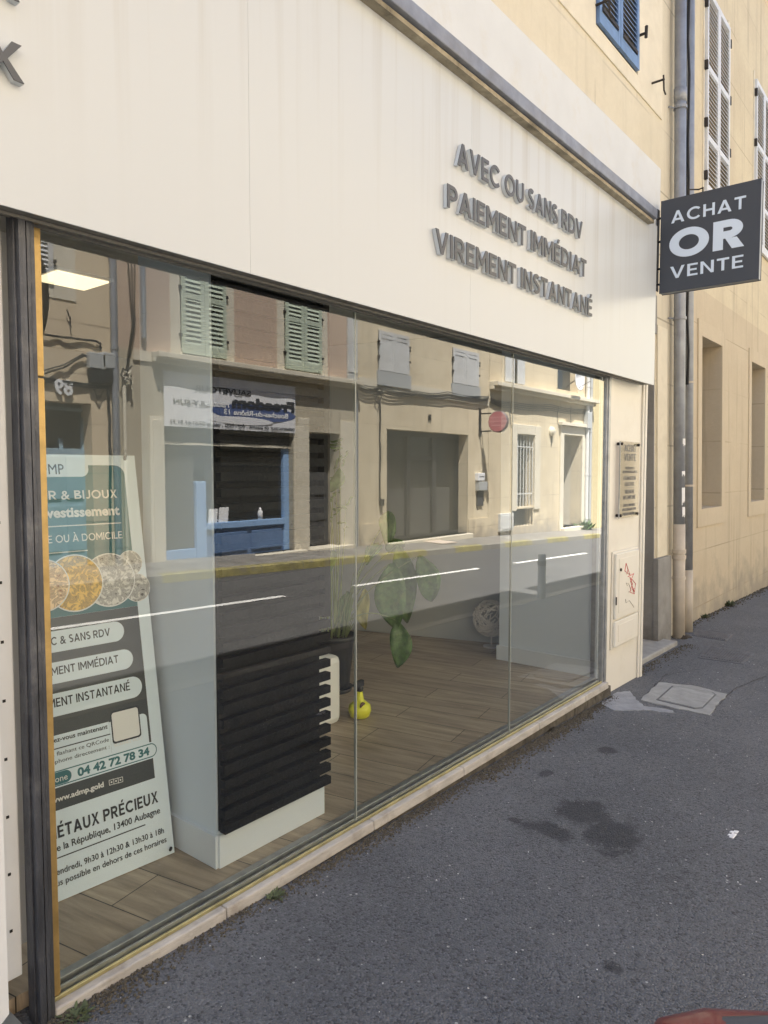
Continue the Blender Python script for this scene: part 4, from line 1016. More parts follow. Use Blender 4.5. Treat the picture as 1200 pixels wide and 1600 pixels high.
H = lambda u, v: bhit(u, v)
aR = H(242, 1215)[0]                   # right edge of the dark printed field
bt = H(150, 727)[1]; bm_ = H(190, 958 - 8)[1]; bb = H(150, 1240)[1]
bb = H(243, 1203 + 12)[1]
e = .0008
bslab(rrect(.02, aR, bm_, bt, .04, (1, 0, 0, 0)), e * .2, e, M['teal'], 'teal_field')
bslab([(.02, bb), (aR, bb), (aR, bm_ - .0005), (.02, bm_ - .0005)], e * .2, e, M['charcoal'], 'dark_field')
bslab(rrect(.02, H(138, 735)[0], H(120, 745)[1], bt + .01, .03, (0, 0, 0, 1)), e * 1.1, e * 1.6, M['boardwhite'], 'logo_tab')
def bt_line(s, a_end, b, cap, m, width=None, bold=.02, name='lettering', align='R', res=3):
    return text(s, bp(a_end, b, e * 1.9), Ub, Vb, width, cap, m, bn, name, bold=bold, depth=.0006, align=align, res=res)
def line_at(s, pr, ml, cap_px, m, bold=.02, ref=None):
    """right end at pixel pr, ml: pixel where the visible text piece `ref` starts"""
    a1, b1 = H(*pr); a0, b0 = H(*ml)
    if s.upper() == s and len(s) > 4 and s[0].isalpha():
        t_ = .13 + bold * 1.3
        return caps(s, bp(a1, b1, e * 1.9), Ub, Vb, (a1 - a0) * caps_width(s, t_) / caps_width(ref, t_), abs(H(pr[0], pr[1] - cap_px)[1] - b1), m, bn, t=t_, depth=.0006, align='R')
    me = text_mesh(s, bold, 2); xs = [v.co.x for v in me.vertices]; w1 = max(xs) - min(xs)
    me2 = text_mesh(ref, bold, 2); xs = [v.co.x for v in me2.vertices]; w2 = max(xs) - min(xs)
    width = (a1 - a0) * w1 / w2; cap = abs(H(pr[0], pr[1] - cap_px)[1] - b1)
    return text(s, bp(a1, b1, e * 1.9), Ub, Vb, width, cap, m, bn, 'lettering', bold=bold, depth=.0006, align='R')
W_ = M['whitepaint']; K_ = M['ink']
line_at('ADMP', (100, 741), (76, 741), 16, K_, bold=.0, ref='MP')
line_at('ACHAT OR & BIJOUX', (183, 778), (96, 780), 13, W_, .035, '& BIJOUX')
line_at('Or d\'investissement', (187, 804), (72, 808), 14, W_, .035, 'vestissement')
line_at('EN BOUTIQUE OU À DOMICILE', (191, 841), (87, 847), 11, W_, .018, 'OU À DOMICILE')
def rule(p, q, t, m):
    a0, b0 = H(*p); a1, b1 = H(*q); b = (b0 + b1) / 2; bslab([(a0, b - t / 2), (a1, b - t / 2), (a1, b + t / 2), (a0, b + t / 2)], e * 1.1, e * 1.6, m, 'rule')
rule((60, 824), (189, 817), .004, W_); rule((60, 866), (137, 860), .004, W_)
# coins
def coin(cx_, cy_, rpx, m, k):
    a, b = H(cx_, cy_); r_ = abs(H(cx_, cy_ - rpx)[1] - b)
    bslab([(a + r_ * math.cos(2 * math.pi * i / 40), b + r_ * math.sin(2 * math.pi * i / 40)) for i in range(40)], e * (1.1 + k * .9), e * (1.6 + k * .9), M['whitepaint'], 'coin_rim')
    r2 = r_ * .955
    bslab([(a + r2 * math.cos(2 * math.pi * i / 40), b + r2 * math.sin(2 * math.pi * i / 40)) for i in range(40)], e * (1.65 + k * .9), e * (1.95 + k * .9), m, 'coin')
def trinkets(cx_, cy_, rpx, mats, k, n, sd_):
    a, b = H(cx_, cy_); r_ = abs(H(cx_, cy_ - rpx)[1] - b); random.seed(sd_)
    for i in range(n):
        q = random.uniform(.18, .34) * r_; an = random.uniform(0, 6.28); dd_ = random.uniform(.1, .92) * (r_ * .93 - q); ca, cb_ = a + dd_ * math.cos(an), b + dd_ * math.sin(an); lv = e * (1.98 + k * .9 + i * .03)
        bslab([(ca + q * math.cos(2 * math.pi * j / 22), cb_ + q * .92 * math.sin(2 * math.pi * j / 22)) for j in range(22)], lv, lv + e * .015, mats[i % len(mats)], 'printed_coin')
M['goldA'] = simple('bright gold print', (.80, .55, .16), .4, var=.25, scale=60); M['goldB'] = simple('deep gold print', (.42, .24, .05), .4, var=.35, scale=60)
M['silvA'] = simple('bright silver print', (.62, .61, .58), .4, var=.3, scale=60); M['silvB'] = simple('dark silver print', (.16, .15, .14), .4, var=.4, scale=60)
coin(203, 880, 20, M['silver'], 0); coin(214, 918, 22, M['silver'], 1); coin(171, 906, 42, M['silver'], 2); coin(117, 911, 45, M['gold'], 3); coin(66, 915, 42, M['bronzecoin'], 4)
trinkets(171, 906, 42, [M['silver']], 2.2, 0, 1)
# pills
def pill(p_tr, p_br, s, pr, ml, ref, cap):
    a1 = H((p_tr[0] + p_br[0]) / 2, (p_tr[1] + p_br[1]) / 2)[0]; b1 = H(*p_tr)[1]; b0 = H(*p_br)[1]; r_ = (b1 - b0) / 2
    bslab(rrect(a1 - .56, a1, b0, b1, r_ * .98), e * 1.1, e * 1.5, M['boardwhite'], 'pill')
    line_at(s, pr, ml, cap, K_, .028, ref)
pill((193, 969), (194, 1004 - 4), 'AVEC & SANS RDV', (172, 989 + 4), (94, 1004), '& SANS RDV', 12)
pill((207, 1012), (208, 1047 - 4), 'PAIEMENT IMMÉDIAT', (185, 1031 + 4), (80, 1050), 'MENT IMMÉDIAT', 12)
pill((221, 1054), (222, 1091 - 4), 'VIREMENT INSTANTANÉ', (203, 1074 + 4), (119, 1094), 'INSTANTANÉ', 13)
# appointment block
a1, b1 = H(228, 1112); a1b, b0 = H(230, 1155)
bslab(rrect(.08, H(172, 1150)[0], H(172, 1183)[1], H(168, 1138 - 10)[1], .002), e * 1.1, e * 1.5, M['boardwhite'], 'info_box')
bslab(rrect(H(172, 1150)[0] + .0005, H(231, 1140)[0], H(231, 1160)[1] - .006, H(226, 1114)[1], .02, (1, 0, 0, 0)), e * 1.1, e * 1.5, M['boardwhite'], 'info_box')
bslab(rrect(H(173, 1130)[0], H(219, 1130)[0], H(198, 1157)[1], H(196, 1106)[1], .012), e * 1.6, e * 2.0, M['ink'], 'code_frame')
bslab(rrect(H(175, 1130)[0], H(217, 1130)[0], H(198, 1154)[1], H(196, 1109)[1], .010), e * 2.1, e * 2.4, M['whitepaint'], 'code_plate')
line_at('Prenez rendez-vous maintenant', (168, 1136 + 2), (121, 1148), 7, K_, .02, 'maintenant')
rule((84, 1172), (172, 1146), .004, K_)
line_at('en flashant ce QRCode', (170, 1156 + 2), (88, 1176), 6, K_, 0.0, 'flashant ce QRCode')
line_at('ou par téléphone directement :', (171, 1167 + 2), (86, 1190), 6, K_, 0.0, 'phone directement :')
line_at('SCANNEZ-MOI !', (221, 1155), (178, 1166), 5, W_, .03, 'SCANNEZ-MOI !')
aP, bP = H(246, 1169)
hb = abs(H(240, 1158)[1] - H(242, 1183)[1]) 
bslab(rrect(.06, aP, H(246, 1169)[1] - .032, H(246, 1169)[1] + .032, .031), e * 1.6, e * 2.0, M['boardwhite'], 'phone_pill')
bslab(rrect(.063, aP - .004, bP - .027, bP + .027, .026), e * 2.1, e * 2.4, M['teal'], 'phone_pill')
bslab(rrect(.066, aP - .008, bP - .023, bP + .023, .022), e * 2.5, e * 2.8, M['boardwhite'], 'phone_pill')
bslab(rrect(.068, H(111, 1207)[0], bP - .022, bP + .022, .021), e * 2.85, e * 3.0, M['teal'], 'phone_tab')
def at_b(s, a1, b, width, cap, m, bold, dz=3.1):
    return text(s, bp(a1, b, e * dz), Ub, Vb, width, cap, m, bn, 'lettering', bold=bold, depth=.0004, align='R')
at_b('04 42 72 78 34', H(233, 1175)[0], bP - .014, H(233, 1175)[0] - H(120, 1200)[0], .029, M['teal'], .04)
at_b('Téléphone', H(105, 1212)[0], bP - .012, .13, .022, W_, .0)
line_at('www.admp.gold', (162, 1229), (111, 1243), 8, W_, .03, 'admp.gold')
mb = MB()
for q in (174, 181, 188):
    a, b = H(q, 1222 - (q - 174) * .25); r_ = .010
    for (x0_, x1_, y0_, y1_) in ((-r_, r_, -r_, -r_ + .002), (-r_, r_, r_ - .002, r_), (-r_, -r_ + .002, -r_, r_), (r_ - .002, r_, -r_, r_), (-.003, .003, -.003, .003)):
        pts = [bp(a + X_, b + Y_, e * 1.9) for X_, Y_ in ((x0_, y0_), (x1_, y0_), (x1_, y1_), (x0_, y1_))]; mb.face(pts)
mb.build('icons', W_, bn)
line_at('MÉTAUX PRÉCIEUX', (247, 1251 + 2), (90, 1301), 18, K_, .05, 'ÉTAUX PRÉCIEUX')
line_at('Av. de la République, 13400 Aubagne', (250, 1270), (99, 1320), 10, K_, .012, 'la République, 13400 Aubagne')
rule((88, 1341), (227, 1289), .004, K_)
line_at('Lundi au vendredi, 9h30 à 12h30 & 13h30 à 18h', (256, 1301), (131, 1344), 9, K_, .008, '9h30 à 12h30 & 13h30 à 18h')
line_at('Rendez-vous possible en dehors de ces horaires', (260, 1315), (102, 1371), 9, K_, .008, 'possible en dehors de ces horaires')
for (u, v) in ((195, 718), (266, 1328)):
    a, b = H(u, v); mb = MB(); mb.tube([bp(a, b, 0), bp(a - .004, b + .012, .016)], .006, 8); mb.build('corner_clip', M['black'], bn)
mb = MB(); mb.tube([bp(.1, .9, -.01), Vector((bp(.1, .9).x, bp(.1, .9).y + .35, .075))], .008); mb.tube([bp(.7, .9, -.01), Vector((bp(.7, .9).x, bp(.7, .9).y + .35, .075))], .008); mb.build('rear_strut', M['black'], bn)

# round traffic sign on its pole at the kerb, its dark back mirrored in the glass
ts = thing('traffic_sign', (1.93, -2.22, .05), 'round traffic sign with its dark grey back turned, on a pole at the near kerb', 'traffic sign')
tz = 2.56
mb = MB(); mb.lathe([(.001, -.006), (.31, -.006), (.322, -.02), (.325, -.02), (.325, .004), (.001, .004)], (1.93, -2.2, tz), 56, 'X'); mb.build('disc', M['signback'], ts)
mb = MB(); mb.lathe([(.001, .0045), (.30, .0045), (.30, .006), (.001, .006)], (1.93, -2.2, tz), 56, 'X'); mb.build('face', M['redpaint'], ts)
mb = MB(); mb.tube([(1.90, -2.2, gz(1.9, 2.2) - .05), (1.90, -2.2, tz + .30)], .028, 16); mb.build('pole', M['signback'], ts, smooth=True)
for dz in (-.15, .15): mb = MB(); mb.box(1.86, 1.923, -2.26, -2.14, tz + dz - .015, tz + dz + .015); mb.build('clamp', M['iron'], ts)

# potted plant
IN = lambda u, v, Y: Vector((Face(Y, -1).at(u, v)[0], Y, Face(Y, -1).at(u, v)[1]))
pc = Vector((3.62, 1.34, .071))
pt = thing('potted_plant', pc, 'tall leggy plant with drooping broad leaves in a black pot on the shop floor', 'plant')
mb = MB(); mb.lathe([(.001, .025), (.098, .025), (.102, .03), (.135, .36), (.15, .362), (.152, .395), (.142, .397), (.134, .37), (.001, .36)], pc, 40); mb.build('pot', M['pot'], pt, smooth=True)
mb = MB(); mb.lathe([(.001, 0), (.115, 0), (.13, .028), (.125, .03), (.11, .008), (.001, .006)], pc, 36); mb.build('saucer', M['pot'], pt, smooth=True)
mb = MB(); mb.lathe([(.001, .362), (.13, .362), (.128, .374), (.001, .378)], pc, 30); mb.build('soil', M['soil'], pt, smooth=True)
random.seed(5)
def blade(root, tip, wid, droop, m, name='leaf', face=None):
    """leaf blade: midrib from root to tip, folded along it, edges wavy"""
    mb = MB(); n = 12; root = Vector(root); tip = Vector(tip); ax = (tip - root); L_ = ax.length; t = ax.normalized()
    toC = (CAM - root).normalized() if face is None else Vector(face).normalized(); s_ = t.cross(toC).normalized(); nrm = s_.cross(t).normalized()
    rows = []
    for i in range(n + 1):
        f_ = i / n; wv = wid * math.sin(math.pi * min(1, f_ * .97 + .02)) ** .75 * (1 - .25 * f_); c = root + ax * f_ + nrm * (math.sin(f_ * math.pi) * droop - f_ * f_ * .03) + s_ * (.018 * math.sin(f_ * 4.3 + wid * 90))
        row = []
        for j, q in enumerate((-1, -.55, 0, .55, 1)):
            row.append(mb.bm.verts.new(c + s_ * wv * q + nrm * (abs(q) * wv * .30 + .012 * math.sin(f_ * 9 + j * 2) * abs(q))))
        rows.append(row)
    for i in range(n):
        for j in range(4): mb.bm.faces.new((rows[i][j], rows[i][j + 1], rows[i + 1][j + 1], rows[i + 1][j]))
    o = mb.build(name, m, pt, smooth=True); sd_ = o.modifiers.new('th', 'SOLIDIFY'); sd_.thickness = .0012; return o
def stemline(a, b, bow, r0=.006, r1=.003):
    a = Vector(a); b = Vector(b); mb = MB(); pts = []
    for i in range(11):
        f_ = i / 10; pts.append(a.lerp(b, f_) + Vector(bow) * math.sin(math.pi * f_))
    mb.tube(pts, [r0 + (r1 - r0) * i / 10 for i in range(11)], 7); return mb.build('stem', M['stem'], pt, smooth=True)
base = pc + Vector((0, 0, .37))
def pp(u, v, Y): return IN(u, v, Y)
# big hanging leaves with long petioles
for (rt, tp, w_, Y, m_) in (((625, 972), (622, 1044), .085, 1.16, 'leaf'), ((610, 880), (617, 985), .12, 1.20, 'leaf'), ((655, 868), (678, 942), .095, 1.10, 'leaf'), ((620, 852), (640, 975), .10, 1.30, 'leaf'),
                           ((612, 800), (600, 850), .07, 1.34, 'leaf'), ((545, 925), (535, 985), .06, 1.35, 'leaf'), ((566, 920), (572, 985), .05, 1.3, 'leafy'), ((605, 838), (628, 862), .07, 1.36, 'leaf'), ((520, 770), (530, 730), .05, 1.4, 'leaf'),
                           ((518, 860), (512, 905), .05, 1.38, 'leaf'), ((590, 848), (575, 880), .05, 1.4, 'leaf')):
    rt3 = pp(*rt, Y); blade(rt3, pp(*tp, Y - .03), w_ * 1.1, .03, M[m_]); 
    b0 = base + Vector((random.uniform(-.06, .06), random.uniform(-.05, .05), 0)); top = rt3
    stemline(b0, top, ((top - b0).x * -.08, 0, .12 if top.z - b0.z < .35 else .06))
for i in range(26):
    a = random.uniform(0, 6.28); l = random.uniform(.16, .62); sp_ = random.uniform(.05, .26)
    stemline(base + Vector((math.cos(a) * .08, math.sin(a) * .08, 0)), base + Vector((math.cos(a) * (.08 + sp_ * .55), math.sin(a) * (.08 + sp_ * .5), l)), (0, 0, .02), .0042, .0016)
for (u, v) in ((522, 720), (512, 752), (530, 690), (505, 800), (540, 780)):
    tp = pp(u, v, 1.42); stemline(base, tp, (.03, 0, .05), .0055, .002)
    for k in range(7):
        a = random.uniform(0, 6.28); q = tp + Vector((random.uniform(-.03, .03), 0, random.uniform(-.22, .02)))
        blade(q, q + Vector((math.cos(a) * .09, math.sin(a) * .06, random.uniform(-.03, .06))), .012, .01, M['leaf'])

# yellow sprayer
spc = Vector((3.31, .84, .071)); sp = thing('spray_bottle', spc, 'small yellow round watering sprayer with black neck beside the plant pot', 'spray bottle')
mb = MB(); mb.lathe([(.001, 0), (.045, 0), (.060, .012), (.072, .045), (.066, .078), (.040, .10), (.026, .112), (.019, .16), (.017, .165), (.001, .166)], spc, 30); mb.build('bottle', M['sprayyellow'], sp, smooth=True)
mb = MB(); mb.lathe([(.001, .166), (.021, .166), (.023, .185), (.016, .20), (.001, .20)], spc, 20); mb.box(spc.x - .045, spc.x + .028, spc.y - .013, spc.y + .013, spc.z + .195, spc.z + .232); mb.tube([spc + Vector((-.04, 0, .215)), spc + Vector((-.062, 0, .215))], .007); mb.tube([spc + Vector((-.02, 0, .2)), spc + Vector((-.045, 0, .15))], .005)
mb.build('trigger_head', M['black'], sp, bevel=.004)
mb = MB(); mb.lathe([(.001, -.003), (.022, -.003), (.022, .004), (.001, .004)], spc + Vector((-.025, -.045, .088)), 18, 'Y'); mb.build('filler_cap', simple('brown cap', (.10, .05, .03), .5), sp)
# white jerrycan behind the slats
jc = thing('plastic_canister', (2.98, .92, .07), 'upright white plastic canister peeping out behind the black slats', 'canister')
ja = IN(508, 1050, .93).x
mb = MB(); mb.box(ja - .20, ja + .075, .86, 1.0, .072, IN(512, 1022, .93).z); mb.build('body', M['canwhite'], jc, bevel=.04)
mb = MB(); mb.lathe([(.001, 0), (.03, 0), (.03, .03), (.001, .03)], (ja - .08, .93, IN(512, 1022, .93).z), 18); mb.build('cap', M['canwhite'], jc)
# twig ball
ball = IN(768, 966, 1.12); tb = MB(); random.seed(3)
for i in range(70):
    v = Vector((random.gauss(0, 1), random.gauss(0, 1), random.gauss(0, 1))).normalized(); w_ = v.orthogonal().normalized(); w_ = Quaternion(v, random.uniform(0, 6.28)) @ w_
    rr = .16 * random.uniform(.9, 1.02); o_ = v * .16 * random.uniform(0, .75); r2 = math.sqrt(max(.0005, rr * rr - o_.length_squared)); k = v.cross(w_)
    a0 = random.uniform(0, 6.28); pts = [ball + o_ + (w_ * math.cos(a0 + j * .35) + k * math.sin(a0 + j * .35)) * r2 for j in range(10)]
    tb.tube(pts, .0045, 5)
bl = thing('twig_ball', (ball.x, ball.y, .07), 'pale woven twig ball on a thin stand near the right shop wall', 'ornament')
tb.build('ball', M['twig'], bl)
mb = MB(); mb.tube([(ball.x, ball.y, .073), (ball.x, ball.y, ball.z - .15)], .006); mb.lathe([(.001, 0), (.07, 0), (.07, .01), (.001, .01)], (ball.x, ball.y, .072), 24); mb.build('stand', M['twig'], bl)

# ================================================================== RED SCOOTER at the bottom right corner (seat end)
sc = thing('parked_scooter', (.85, -1.75, .05), 'red scooter tail with a dark grey seat parked at the near right corner', 'scooter')

# ================================================================== ACROSS THE STREET
OZ0 = -1.2
def R4(tl, br, F=FO, d=0):
    a, zt = F.at(*tl, d); b, zb = F.at(*br, d); return (a, b, zb, zt)
XL, XP, XC, XD, XE, XF = -12.0, FO.at(186, 600)[0], FO.at(558, 600)[0], FO.at(764, 621)[0], FO.at(925, 700)[0], 42.0
HT = 10.2
def gO(x): return .25 - .031 * x
def opp(name, x0, x1, h, label, mat, openings, extra_thick=.4, depth=6):
    b = thing(name, ((x0 + x1) / 2, -8.8, 0), label, 'building')
    wall(FO, x0, x1, OZ0, h, openings, extra_thick, mat, b)
    mb = MB(); mb.box(x0, x1, -8.8 - depth - .2, -8.8 - depth, OZ0, h); mb.box(x0 + .01, x0 + .2, -8.8 - depth, -9.22, OZ0, h - .01); mb.box(x1 - .2, x1 - .01, -8.8 - depth, -9.22, OZ0, h - .01); mb.build('back_wall', mat, b)
    mb = MB(); mb.hexa([(x0, -8.35, h + .01), (x1, -8.35, h + .01), (x1, -9.2 - depth, h + .01), (x0, -9.2 - depth, h + .01), (x0, -8.35, h + .07), (x1, -8.35, h + .07), (x1, -12, h + 1.3), (x0, -12, h + 1.3)]); mb.build('roof', M['roof'], b)
    return b
def window_unit(b, x0, x1, z0, z1, m_sh, n=26, surround=None, sw=.22, mids=(.5,), mat_sur=None, d=.02, solid=False, closed=True, mullion=True):
    mb = MB(); mb.fbox(FO, x0, x1, -.34, -.28, z0, z1); mb.build('window', M['darkglass'], b)
    if mat_sur:
        mb = MB()
        for q in ((x0 - sw, x0 - .003, z0 - sw * .6, z1 + sw), (x1 + .003, x1 + sw, z0 - sw * .6, z1 + sw), (x0, x1, z1 + .003, z1 + sw), (x0, x1, z0 - sw * .6, z0 - .003)): mb.fbox(FO, q[0], q[1], 0, .014, q[2], q[3])
        mb.build('window_surround', mat_sur, b)
    mid = (x0 + x1) / 2
    for (p, q) in ((x0 + .01, mid - .006), (mid + .006, x1 - .01)):
        sh = shutter(FO, p, q, z0 + .01, z1 - .01, d, m_sh, b, n, mids=mids, st=.08, solid=solid)
    mb = MB()
    for z in (z0 + .3, (z0 + z1) / 2 + .1, z1 - .3):
        for x in (x0 - .01, x1 + .01): mb = MB(); mb.fbox(FO, x - .025, x + .025, .015, .06, z, z + .05); mb.build('hinge', M['iron'], b)

def cornice(b, x0, x1, z0, z1, out, m, name='cornice'):
    mb = MB(); h = z1 - z0; mb.fbox(FO, x0, x1, -.02, out * .55, z0, z0 + h * .45); mb.fbox(FO, x0, x1, -.02, out, z0 + h * .452, z1); return mb.build(name, m, b, bevel=.01)

# --- pale house no. 89 (left)
doorL = R4((52, 623), (143, 623)); zdt = FO.at(143, 631)[1]
d0 = (FO.at(56, 650)[0] - .6, FO.at(143, 650)[0], gO(4) - .1, zdt)
upw = (FO.at(60, 400)[0] - .6, FO.at(82, 410)[0], FO.at(70, 535)[1] + .9, FO.at(70, 535)[1] + 2.9)
M['oppA'] = plaster('pale ochre plaster', (.69, .57, .40), (.58, .46, .32), joints=(3.4, .78, .014), jcol=(.2, .15, .1), streak=.25, base_dirt=(.28, .24, .19))
ba = opp('pale_house', XL, XP - .02, HT, 'plain ochre plastered house numbered 89 across the street', M['oppA'], [d0, (upw[0], upw[1], upw[2], upw[3]), (-3.4, -2.3, upw[2], upw[3]), (-4, -1.8, -.2, zdt)])
for q in (upw, (-3.4, -2.3, upw[2], upw[3])): window_unit(ba, q[0], q[1], q[2], q[3], M['opp_white_shutter'], 30, mat_sur=M['trimcream'], sw=.35)
mb = MB(); zmid = FO.at(110, 700)[1]
mb.fbox(FO, d0[0], d0[1], -.30, -.24, d0[2], zmid); dd = mb.build('door', M['door_blue'], ba)
mb = MB(); 
for k in range(4):
    a = d0[0] + (d0[1] - d0[0]) * (k + .12) / 4; b_ = d0[0] + (d0[1] - d0[0]) * (k + .88) / 4
    mb.fbox(FO, a, b_, -.239, -.215, d0[2] + .3, zmid - .9); mb.fbox(FO, a, b_, -.239, -.215, zmid - .8, zmid - .12)
mb.build('door_panel', M['door_blue'], dd, bevel=.01)
mb = MB(); mb.fbox(FO, d0[0], d0[1], -.38, -.32, zmid + .002, d0[3]); w0 = mb.build('transom_glass', M['darkglass'], ba)
mb = MB()
for k in range(5): x = d0[0] + (d0[1] - d0[0]) * k / 4; mb.fbox(FO, x - .03, x + .03, -.31, -.26, zmid, zmid + .16 if k % 2 else zmid + .5)
mb.fbox(FO, d0[0], d0[1], -.31, -.27, zmid + .6, zmid + .65)
mb.build('transom_bars', M['door_blue'], ba)
P = FO.pt
xn, zn = FO.at(104, 617)
text('89', P(FO.at(112, 610)[0], .012, zn + .0), Vector((-1, 0, 0)), EZ, .29, .22, M['whitepaint'], ba, 'house_number', bold=.03, depth=.035)
mb = MB()
for k in range(2):
    x, z = FO.at(134 + 4 + k * 20, 573); mb.fbox(FO, x - .05, x + .23, .02, .14, z - .04, z + .22)
bx = mb.build('junction_box', M['cardgrey'], ba, bevel=.02)
mb = MB()
for k in range(2):
    x, z = FO.at(134 + 4 + k * 20, 573); mb.fbox(FO, x - .03, x + .21, .02, .12, z - .26, z - .045)
mb.build('junction_box', M['black'], ba, bevel=.02)
def cable_run(b, pts, d=.03, r=.012, sag=0.0, name='cable', m='black'):
    mb = MB(); out = []; q = [Vector((*FO.at(u, v, d),)) for u, v in pts]
    for i in range(len(q) - 1):
        for k in range(6):
            f_ = k / 6; p = q[i].lerp(q[i + 1], f_); out.append(P(p.x, d + .01 * math.sin(k + i), p.y - sag * math.sin(math.pi * f_)))
    out.append(P(q[-1].x, d, q[-1].y)); mb.tube(out, r, 6); return mb.build(name, M[m], b)
cable_run(ba, [(62, 590), (100, 596), (140, 601), (172, 604)], .03, .02)
cable_run(ba, [(62, 595), (110, 602), (170, 606)], .03, .014, .01)
cable_run(ba, [(62, 586), (100, 574), (132, 555), (140, 560)], .05, .014)
cable_run(ba, [(62, 581), (100, 570), (130, 553)], .05, .010)
cable_run(ba, [(62, 522), (100, 527), (150, 533), (157, 537), (157, 546)], .04, .018)
for k in range(3): cable_run(ba, [(146 + k, 608), (153, 618 + 3 * k), (162, 610)], .05, .008, .03)
cable_run(ba, [(168, 606), (171, 650), (172, 705), (173, 900)], .05, .022)
cable_run(ba, [(104, 484), (109, 496), (111, 512)], .05, .012, 0, 'iron_hook', 'iron')
def pipe_px(b, u0, v0, u1, v1, r, m='pipe_grey', d=.12, name='drainpipe', top=None):
    x0, z0 = FO.at(u0, v0, d); x1, z1 = FO.at(u1, v1, d); x = (x0 + x1) / 2
    mb = MB(); mb.tube([P(x, d, z1), P(x, d, top or z0)], r, 14)
    zz = z1 + .4
    while zz < (top or z0): mb.tube([P(x, d, zz), P(x, d, zz + .04)], r * 1.15, 14); zz += 1.6
    return mb.build(name, m if not isinstance(m, str) else M[m], b)
pipe_px(ba, 180, 430, 183, 893, .058, top=HT, d=.09)
pipe_px(ba, 199, 585, 194, 893, .034, 'trimcream', .07)

# --- pink house with the shop
zc0 = (FO.at(247, 569)[1] + FO.at(539, 605)[1]) / 2 ; zc1 = zc0 + .17
g1 = (FO.at(281, 500)[0], FO.at(352, 500)[0], (FO.at(282, 553)[1] + FO.at(352, 563)[1]) / 2 + .0, None)
g2 = (FO.at(444, 540)[0], FO.at(501, 540)[0], (FO.at(444, 577)[1] + FO.at(501, 583)[1]) / 2, None)
gzb = (g1[2] + g2[2]) / 2; gzt = gzb + 2.05
M['pink'] = plaster('faded pink plaster', (.56, .43, .33), (.50, .38, .29), joints=(40, .46, .02), jcol=(.42, .31, .24), streak=.2)
M['pinklow'] = plaster('cream ground floor plaster', (.52, .46, .345), (.42, .37, .28), streak=.3, base_dirt=(.30, .26, .21))
sx0, sx1 = FO.at(258, 750)[0], FO.at(458, 750)[0]; szt = FO.at(458, 632)[1]; szb = gO(8.8) - .02
dx0, dx1 = FO.at(483, 750)[0], FO.at(531, 750)[0]; dzt = FO.at(500, 676)[1]
bb_ = thing('pink_house', ((XP + XC) / 2, -8.8, 0), 'faded pink house with sage green shutters above a small blue shop', 'building')
wall(FO, XP, XC, OZ0, zc1, [(sx0, sx1, szb, szt), (dx0, dx1, gO(11.3), dzt)], .45, M['pinklow'], bb_)
third = (g2[0] - 4.95, g1[0] - 1.6)
wall(FO, XP, XC, zc1 + .001, HT + .5, [(g1[0], g1[1], gzb, gzt), (g2[0], g2[1], gzb, gzt), (g1[0], g1[1], gzb + 3.2, gzt + 3.1), (g2[0], g2[1], gzb + 3.2, gzt + 3.1)], .4, M['pink'], bb_)
mb = MB(); mb.box(XP, XC, -15.2, -15, OZ0, HT + .4); mb.build('back_wall', M['pink'], bb_)
mb = MB(); h = HT + .5; mb.hexa([(XP, -8.35, h + .01), (XC, -8.35, h + .01), (XC, -15.2, h + .01), (XP, -15.2, h + .01), (XP, -8.35, h + .07), (XC, -8.35, h + .07), (XC, -12, h + 1.3), (XP, -12, h + 1.3)]); mb.build('roof', M['roof'], bb_)
for g_ in (g1, g2):
    for dz in (0, 3.15): window_unit(bb_, g_[0], g_[1], gzb + dz + (.05 if dz else 0), gzt + dz - .05 * bool(dz), M['green'], 24, mat_sur=M['trimcream'], sw=.20)
cornice(bb_, FO.at(236, 590)[0], XC - .02, zc0, zc1, .24, M['trimcream'])
mb = MB(); mb.fbox(FO, FO.at(208, 580)[0], FO.at(236, 590)[0] - .005, -.01, .03, zc0, zc1); mb.build('plain_band', M['trimcream'], bb_)
cable_run(bb_, [(243, 561), (262, 562), (283, 553), (284, 545)], .08, .018, 0, 'cable', 'trimcream')
pipe_px(bb_, 222, 400, 226, 528, .042, top=HT, d=.07)
for k in range(3): cable_run(bb_, [(200 + k * 5, 410), (207 + k * 2, 500), (196, 590 + 3 * k)], .05, .010)
for k in range(6):
    u = 186 + k * 3; cable_run(bb_, [(188, 585), (u + 6, 576 + k * 4), (206, 572 + 7 * k)], .12, .014, .04, 'cable', 'trimcream' if k % 2 else 'black')
# stone door frames
for x in (sx0 - .30, sx1 + .01):
    mb = MB(); mb.fbox(FO, x, x + .28, 0, .03, gO(9) - .1, FO.at(300, 655)[1]); mb.fbox(FO, x + .05, x + .22, .031, .05, gO(9) - .1, FO.at(300, 655)[1] - .05); mb.build('stone_pilaster', M['trimcream'], bb_, bevel=.006)
for (a, b_) in ((dx0 - .34, dx0 - .01), (dx1 + .01, dx1 + .62)):
    mb = MB(); mb.fbox(FO, a, b_, 0, .025, gO(11) - .2, dzt + .28); mb.build('stone_pilaster', M['trimcream'], bb_, bevel=.006)
